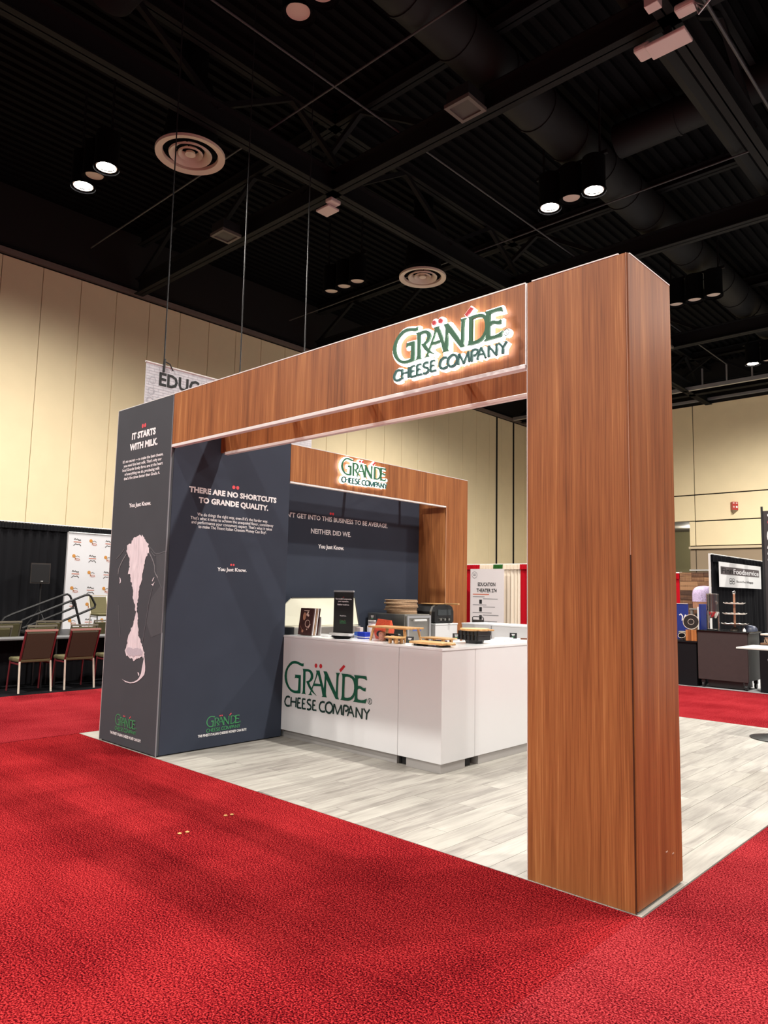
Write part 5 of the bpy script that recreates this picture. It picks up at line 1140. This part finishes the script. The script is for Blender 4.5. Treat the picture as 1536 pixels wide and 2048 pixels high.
MB().tube([(-2.66, 10.02, 1.0), (-2.66, 10.02, 1.62)], [0.018, 0.018], 10).build('stem', COPPER, t)
MB().lathe((-2.66, 10.02, 1.62), [(0.015, 0), (0.028, 0.012), (0.012, 0.022), (0.03, 0.035), (0.004, 0.062)], 12).build('finial', CHROME, t, smooth=True)
MB().lathe((-2.66, 10.02, 0.9855), [(0.075, 0), (0.07, 0.02), (0.03, 0.06)], 18).build('base', mat('base_pewter', srgb(88, 82, 76), 0.4, 0.6), t, smooth=True)
for z_, r_ in ((1.10, 0.225), (1.28, 0.20), (1.46, 0.18)):
    mb = MB(); seg = 36
    v = [(-2.66, 10.02, z_)]
    for k in range(seg): v.append((-2.66+r_*0.8*math.cos(2*math.pi*k/seg), 10.02+r_*0.8*math.sin(2*math.pi*k/seg), z_-0.004))
    for k in range(seg): v.append((-2.66+r_*math.cos(2*math.pi*k/seg), 10.02+r_*math.sin(2*math.pi*k/seg), z_+0.006+0.010*(k % 3 == 0)))
    for k in range(seg): v.append((-2.66+r_*0.8*math.cos(2*math.pi*k/seg), 10.02+r_*0.8*math.sin(2*math.pi*k/seg), z_-0.014))
    f = [(0, 1+k, 1+(k+1) % seg) for k in range(seg)]+[(1+k, 1+seg+k, 1+seg+(k+1) % seg, 1+(k+1) % seg) for k in range(seg)]+[(1+seg+k, 1+2*seg+k, 1+2*seg+(k+1) % seg, 1+seg+(k+1) % seg) for k in range(seg)]+[tuple(1+2*seg+k for k in range(seg))]
    mb.add(v, f); mb.build('tier_plate', mat('silver_plate', srgb(226, 222, 216), 0.3, 0.5), t)
t = thing('beverage_dispenser', 'chrome beverage dispenser on tall legs on the dark cart', 'dispenser', (-3.02, 10.0, 0.985))
MB().lathe((-3.02, 10.0, 1.31), [(0.10, 0), (0.10, 0.29), (0.085, 0.30)], 28).build('tank', mat('tank_chrome', srgb(150, 146, 146), 0.2, 1.0), t, smooth=True)
MB().lathe((-3.02, 10.0, 1.60), [(0.105, 0), (0.105, 0.015), (0.02, 0.03)], 28).build('lid', CHROME, t, smooth=True)
MB().lathe((-3.02, 10.0, 1.19), [(0.06, 0), (0.10, 0.10), (0.10, 0.118)], 24).build('collar', CHROME, t, smooth=True)
for a in (0.6, 2.7, 4.2): MB().tube([(-3.02+0.095*math.cos(a), 10.0+0.095*math.sin(a), 1.32), (-3.02+0.10*math.cos(a), 10.0+0.10*math.sin(a), 0.987)], 0.014, 8).build('leg', CHROME, t)
MB().tube([(-3.02, 9.90, 1.24), (-3.0, 9.80, 1.24), (-3.0, 9.80, 1.19)], 0.013, 8).build('tap', CHROME, t)
MB().lathe((-3.0, 9.90, 0.9855), [(0.09, 0), (0.10, 0.015), (0.085, 0.018)], 24).build('drip_tray', CHROME, t)
simple('salt_shaker', 'small white shaker on the dark cart beside the tiered stand', 'shaker', MB().lathe((-2.46, 9.86, 0.9855), [(0.026, 0), (0.022, 0.03), (0.006, 0.055)], 14), PAPER, (-2.46, 9.86, 0.9855), smooth=True)
t = thing('serving_cloche', 'slate blue domed cover at the cart right end', 'cloche', (-2.50, 10.22, 0.985))
MB().lathe((-2.47, 10.20, 0.9855), [(0.125, 0), (0.12, 0.04), (0.085, 0.085), (0.02, 0.10)], 24).build('dome', mat('slate_blue', srgb(70, 76, 96), 0.4), t, smooth=True)
# plate display: navy boards and plates
t = thing('display_board', 'wide navy display board with white swirl behind the plates', 'display board', (-3.75, 10.1, 0.98))
MB().box(-4.0, -3.50, 10.12, 10.14, 0.7805, 1.43, 0.003).build('board', NAVY, t)
F = frame_y(10.12)
mb = MB(); mb.stroke(F, [(-3.66, 1.22), (-3.63, 1.24), (-3.60, 1.20), (-3.61, 1.12), (-3.57, 1.17), (-3.545, 1.23)], 0.022, 0.002); mb.poly(F, disc_pts((-3.56, 1.06), 0.014, 10), 0.002); mb.build('swirl_print', INKW, t)
MB().box(-4.0, -3.50, 10.11, 10.115, 1.425, 1.435).build('edge', ALUW, t)
t = thing('display_board', 'narrow navy display board beside the chrome dispenser', 'display board', (-3.26, 10.05, 0.985))
MB().box(-3.27, -3.235, 10.02, 10.3, 0.7805, 1.43, 0.003).build('board', NAVY, t)
MB().box(-3.30, -3.272, 10.03, 10.29, 0.85, 1.38).build('white_card', PAPER, t)
t = thing('display_plate', 'large black rimmed plate tilted on a stand beside the navy board', 'plate', (-3.40, 9.95, 0.80))
c = Vector((-3.37, 9.90, 1.11)); n = Vector((0.25, -1, 0.25)).normalized(); u = Vector((1, 0.25, 0)).normalized(); v_ = n.cross(u)
if v_.z < 0: v_ = -v_
fr = (c, u, v_, n)
pb_ = MB().poly(fr, disc_pts((0, 0), 0.135, 32), 0.0, -0.012).build('plate_body', mat('plate_dark', srgb(36, 28, 26), 0.6, spec=0.2), t)
mb = MB(); mb.stroke(fr, disc_pts((0, 0), 0.132, 32), 0.010, 0.002, closed=True); mb.stroke(fr, disc_pts((0, 0), 0.05, 24), 0.006, 0.002, closed=True); mb.build('plate_rings', mat('ring_cream', srgb(200, 186, 172), 0.3), pb_)
MB().bar((-3.34, 9.96, 0.80), (-3.36, 9.93, 1.10), 0.012).build('stand', ALUW, t)
t = thing('wood_crate', 'small wooden slat crate under the tilted plate', 'crate', (-3.29, 9.82, 0.78))
for k in range(4): MB().box(-3.395+k*0.048, -3.35+k*0.048, 9.70, 9.714, 0.782, 0.975, 0.002).build('slat', CRATE, t)
MB().box(-3.395, -3.206, 9.716, 9.84, 0.781, 0.97).build('core', CRATE, t)
t = thing('display_plate', 'small black oval plate with pale rim low beside the crate', 'plate', (-3.47, 9.74, 0.78))
fr = (Vector((-3.475, 9.73, 0.868)), Vector((1, 0, 0)), Vector((0, 0.5, 1)).normalized(), Vector((0, -1, 0.5)).normalized())
pb_ = MB().poly(fr, disc_pts((0, 0), 0.065, 24, 0.05), 0.0, -0.01).build('plate_body', BLKGL, t)
mb = MB(); mb.stroke(fr, disc_pts((0, 0), 0.063, 24, 0.048), 0.007, 0.002, closed=True); mb.build('plate_ring', mat('ring_cream', srgb(200, 186, 172), 0.3), pb_)
MB().box(-3.50, -3.45, 9.72, 9.76, 0.781, 0.83).build('stand', BLKPL, t)
simple('stoneware_bowl', 'grey stoneware bowl behind the small oval plate', 'bowl', MB().lathe((-3.50, 9.93, 0.781), [(0.05, 0), (0.10, 0.10), (0.105, 0.15), (0.09, 0.155)], 24), mat('stoneware', srgb(150, 146, 132), 0.5), (-3.50, 9.93, 0.781), smooth=True)
t = thing('skirted_table', 'black skirted table holding the plates left of the cart', 'table', (-3.6, 10.0, 0))
MB().box(-4.6, -3.205, 9.70, 10.35, 0.75, 0.78, 0.004).build('table_top', DRAPEK, t)
MB().box(-4.58, -3.225, 9.72, 10.33, 0.0, 0.75).build('skirt', DRAPEK, t)
# purple mosaic pizza oven on a stand
t = thing('mosaic_oven', 'lilac mosaic domed oven with copper band before the plank wall', 'oven', (-4.07, 12.7, 1.0))
MB().lathe((-4.12, 12.75, 1.3185), [(0.235, 0), (0.24, 0.14)], 32).build('band', COPPER, t, smooth=True)
MB().lathe((-4.12, 12.75, 1.46), [(0.245, 0), (0.245, 0.16), (0.232, 0.24), (0.19, 0.30), (0.11, 0.335), (0.02, 0.345)], 32).build('dome', LILAC, t, smooth=True)
t = thing('oven_stand', 'grey framed stand under the lilac mosaic oven', 'stand', (-4.07, 12.75, 0))
MB().box(-4.36, -3.87, 12.48, 13.02, 1.285, 1.318, 0.004).build('top', mat('stand_grey', srgb(120, 114, 108), 0.5), t)
for xx in (-4.34, -3.93):
    for yy in (12.5, 12.94): MB().box(xx, xx+0.05, yy, yy+0.05, 0, 1.284).build('leg', MATS['stand_grey'], t)
MB().box(-4.27, -3.95, 12.56, 12.95, 0.9, 1.20).build('inner_box', BLKPL, t)
# reclaimed plank wall
pwall = thing('plank_wall', 'reclaimed brown plank backdrop behind the lilac oven', 'backdrop', (-4.7, 14.05, 0))
MB().box(-5.12, -3.95, 14.02, 14.08, 0.0, 2.14).build('backing', BLKPL, pwall)
z = 0.0; r_ = 0
while z < 2.10:
    xx = -5.12
    while xx < -3.96:
        L_ = random.choice((0.28, 0.42, 0.55)); e = min(xx+L_, -3.95)
        dep = random.uniform(0.0, 0.018)
        MB().box(xx+0.003, e-0.003, 14.0-dep, 14.02, z+0.003, z+0.104).build('plank', BARN, pwall); xx = e
    z += 0.107
# black drape wall with the foodservice sign
drape('booth_drape', 'black pleated booth drape carrying the foodservice sign', DRAPEK, -3.80, 12.25, -3.80, 20.0, 2.44, amp=0.04)
simple('drape_pole', 'white upright pole at the corner of the foodservice booth drape', 'pole', MB().tube([(-3.74, 12.0, 0), (-3.74, 12.0, 2.46)], 0.022, 10), ALUW, (-3.74, 12.0, 0))
t = thing('foodservice_sign', 'white sign reading FinnFoodservice on the black booth drape', 'sign', (-3.68, 13.85, 1.78))
sh = MB().box(-3.70, -3.69, 12.42, 15.27, 1.78, 2.31).build('board', PAPER, t)
F = frame_x(-3.69)
mb = MB(); mb.poly(F, [(12.50, 2.05), (15.12, 2.05), (15.12, 2.215), (12.50, 2.215)], 0.003); mb.build('grey_band', mat('band_grey', srgb(92, 84, 86), 0.6), sh)
mb = MB(); text(mb, F, 'Finn', 12.55, 2.075, 0.72, 0.115, 0.012, 0.006)
for (a, b) in ((-1, 1), (1, 1), (-1, -1), (1, -1)): mb.stroke(F, disc_pts((13.20+a*0.085, 1.915+b*0.030), 0.085, 14, 0.028), 0.012, 0.003, closed=True)
mb.build('black_lettering', INKK, sh)
mb = MB(); text(mb, F, 'Bauscher', 13.49, 1.893, 0.70, 0.050, 0.0, 0.003); text(mb, F, 'Hepp', 14.20, 1.893, 0.46, 0.050, 0.03, 0.003); mb.build('brand_lettering', mat('brand_grey', srgb(70, 68, 70), 0.6), sh)
mb = MB(); text(mb, F, 'Foodservice', 13.30, 2.075, 1.78, 0.115, 0.02, 0.006); mb.build('white_lettering', INKW, sh)
# tall black pull-up banner cut by the frame
t = thing('pullup_banner', 'tall black banner with red letter and white oval, behind the foodservice drape', 'banner', (-2.7, 14.0, 0))
sh = MB().box(-3.25, -2.15, 14.0, 14.012, 0.05, 3.50).build('sheet', mat('banner_charcoal', srgb(54, 48, 50), 0.6), t)
MB().box(-3.29, -3.25, 13.99, 14.02, 0.0, 3.60).build('side_pole', BLKPL, t)
MB().box(-3.28, -2.12, 13.95, 14.06, 0.0, 0.05).build('base', BLKPL, t)
F = frame_y(14.0)
mb = MB(); mb.poly(F, disc_pts((-3.02, 3.40), 0.14, 18, 0.07), 0.003)
for i in range(3): mb.stroke(F, [(-3.09, 2.72-i*0.13), (-3.16, 2.71-i*0.13), (-3.17, 2.67-i*0.13), (-3.10, 2.64-i*0.13)], 0.03, 0.003)
mb.stroke(F, disc_pts((-2.90, 2.94), 0.27, 24), 0.02, 0.003, closed=True); mb.build('white_print', INKW, sh)
mb = MB(); text(mb, F, 'C', -3.16, 3.17, 0.13, 0.15, 0.05, 0.003); mb.build('red_print', INKP, sh)
# cluttered table at the right edge
t = thing('skirted_table', 'black skirted table with white swirl at the picture edge by the cart', 'table', (-1.5, 10.0, 0))
MB().box(-2.22, -0.6, 9.72, 10.4, 0.75, 0.78, 0.004).build('table_top', DRAPEK, t)
MB().box(-2.20, -0.62, 9.74, 10.38, 0.0, 0.75).build('skirt', DRAPEK, t)
mb = MB(); mb.stroke(frame_y(9.74), [(-2.02, 0.62), (-2.06, 0.55), (-2.04, 0.46), (-2.05, 0.38), (-2.0, 0.33)], 0.03, 0.002); mb.build('swirl_print', INKW, t)
t = thing('display_case', 'cream display case with black brackets on the right table', 'display case', (-1.9, 10.0, 0.78))
MB().box(-2.21, -1.6, 9.84, 10.2, 0.7805, 0.81, 0.004).build('base', mat('case_wood', srgb(150, 112, 84), 0.5), t)
MB().box(-2.18, -1.62, 9.95, 10.18, 0.8105, 0.90, 0.004).build('body', mat('case_cream', srgb(226, 204, 176), 0.5), t)
MB().box(-2.21, -1.6, 9.86, 10.2, 0.935, 0.965, 0.006).build('top', mat('case_pale', srgb(236, 230, 214), 0.4), t)
MB().bar((-2.17, 9.87, 0.935), (-2.12, 9.87, 0.812), 0.006).build('bracket', BLKPL, t); MB().box(-2.08, -1.65, 9.90, 10.16, 0.90, 0.935).build('bracket', BLKPL, t)

# crumbs on the carpet and two scuffs on the column
CRUMB = mat('crumb_straw', srgb(196, 150, 92), 0.8)
for (p, l) in ((((-2.545, -0.955), (-2.538, -0.905)), 'pair of straw coloured flecks on the red carpet, further from the vinyl edge'), (((-2.656, -0.535), (-2.646, -0.49)), 'pair of straw coloured flecks on the red carpet, closer to the vinyl edge')):
    t = thing('carpet_fleck', l, 'fleck', (p[0][0], p[0][1], 0), 'flecks on the red carpet')
    for (x, y) in p: MB().lathe((x, y, 0.0005), [(0.012, 0), (0.014, 0.004), (0.006, 0.008)], 7).build('fleck_bit', CRUMB, t)
for (y, z) in ((0.35, 0.208), (0.433, 0.18)): MB().box(0.0, 0.0015, y, y+0.022, z, z+0.006).build('scuff_mark', mat('scuff_pale', srgb(190, 160, 140), 0.7), cl)
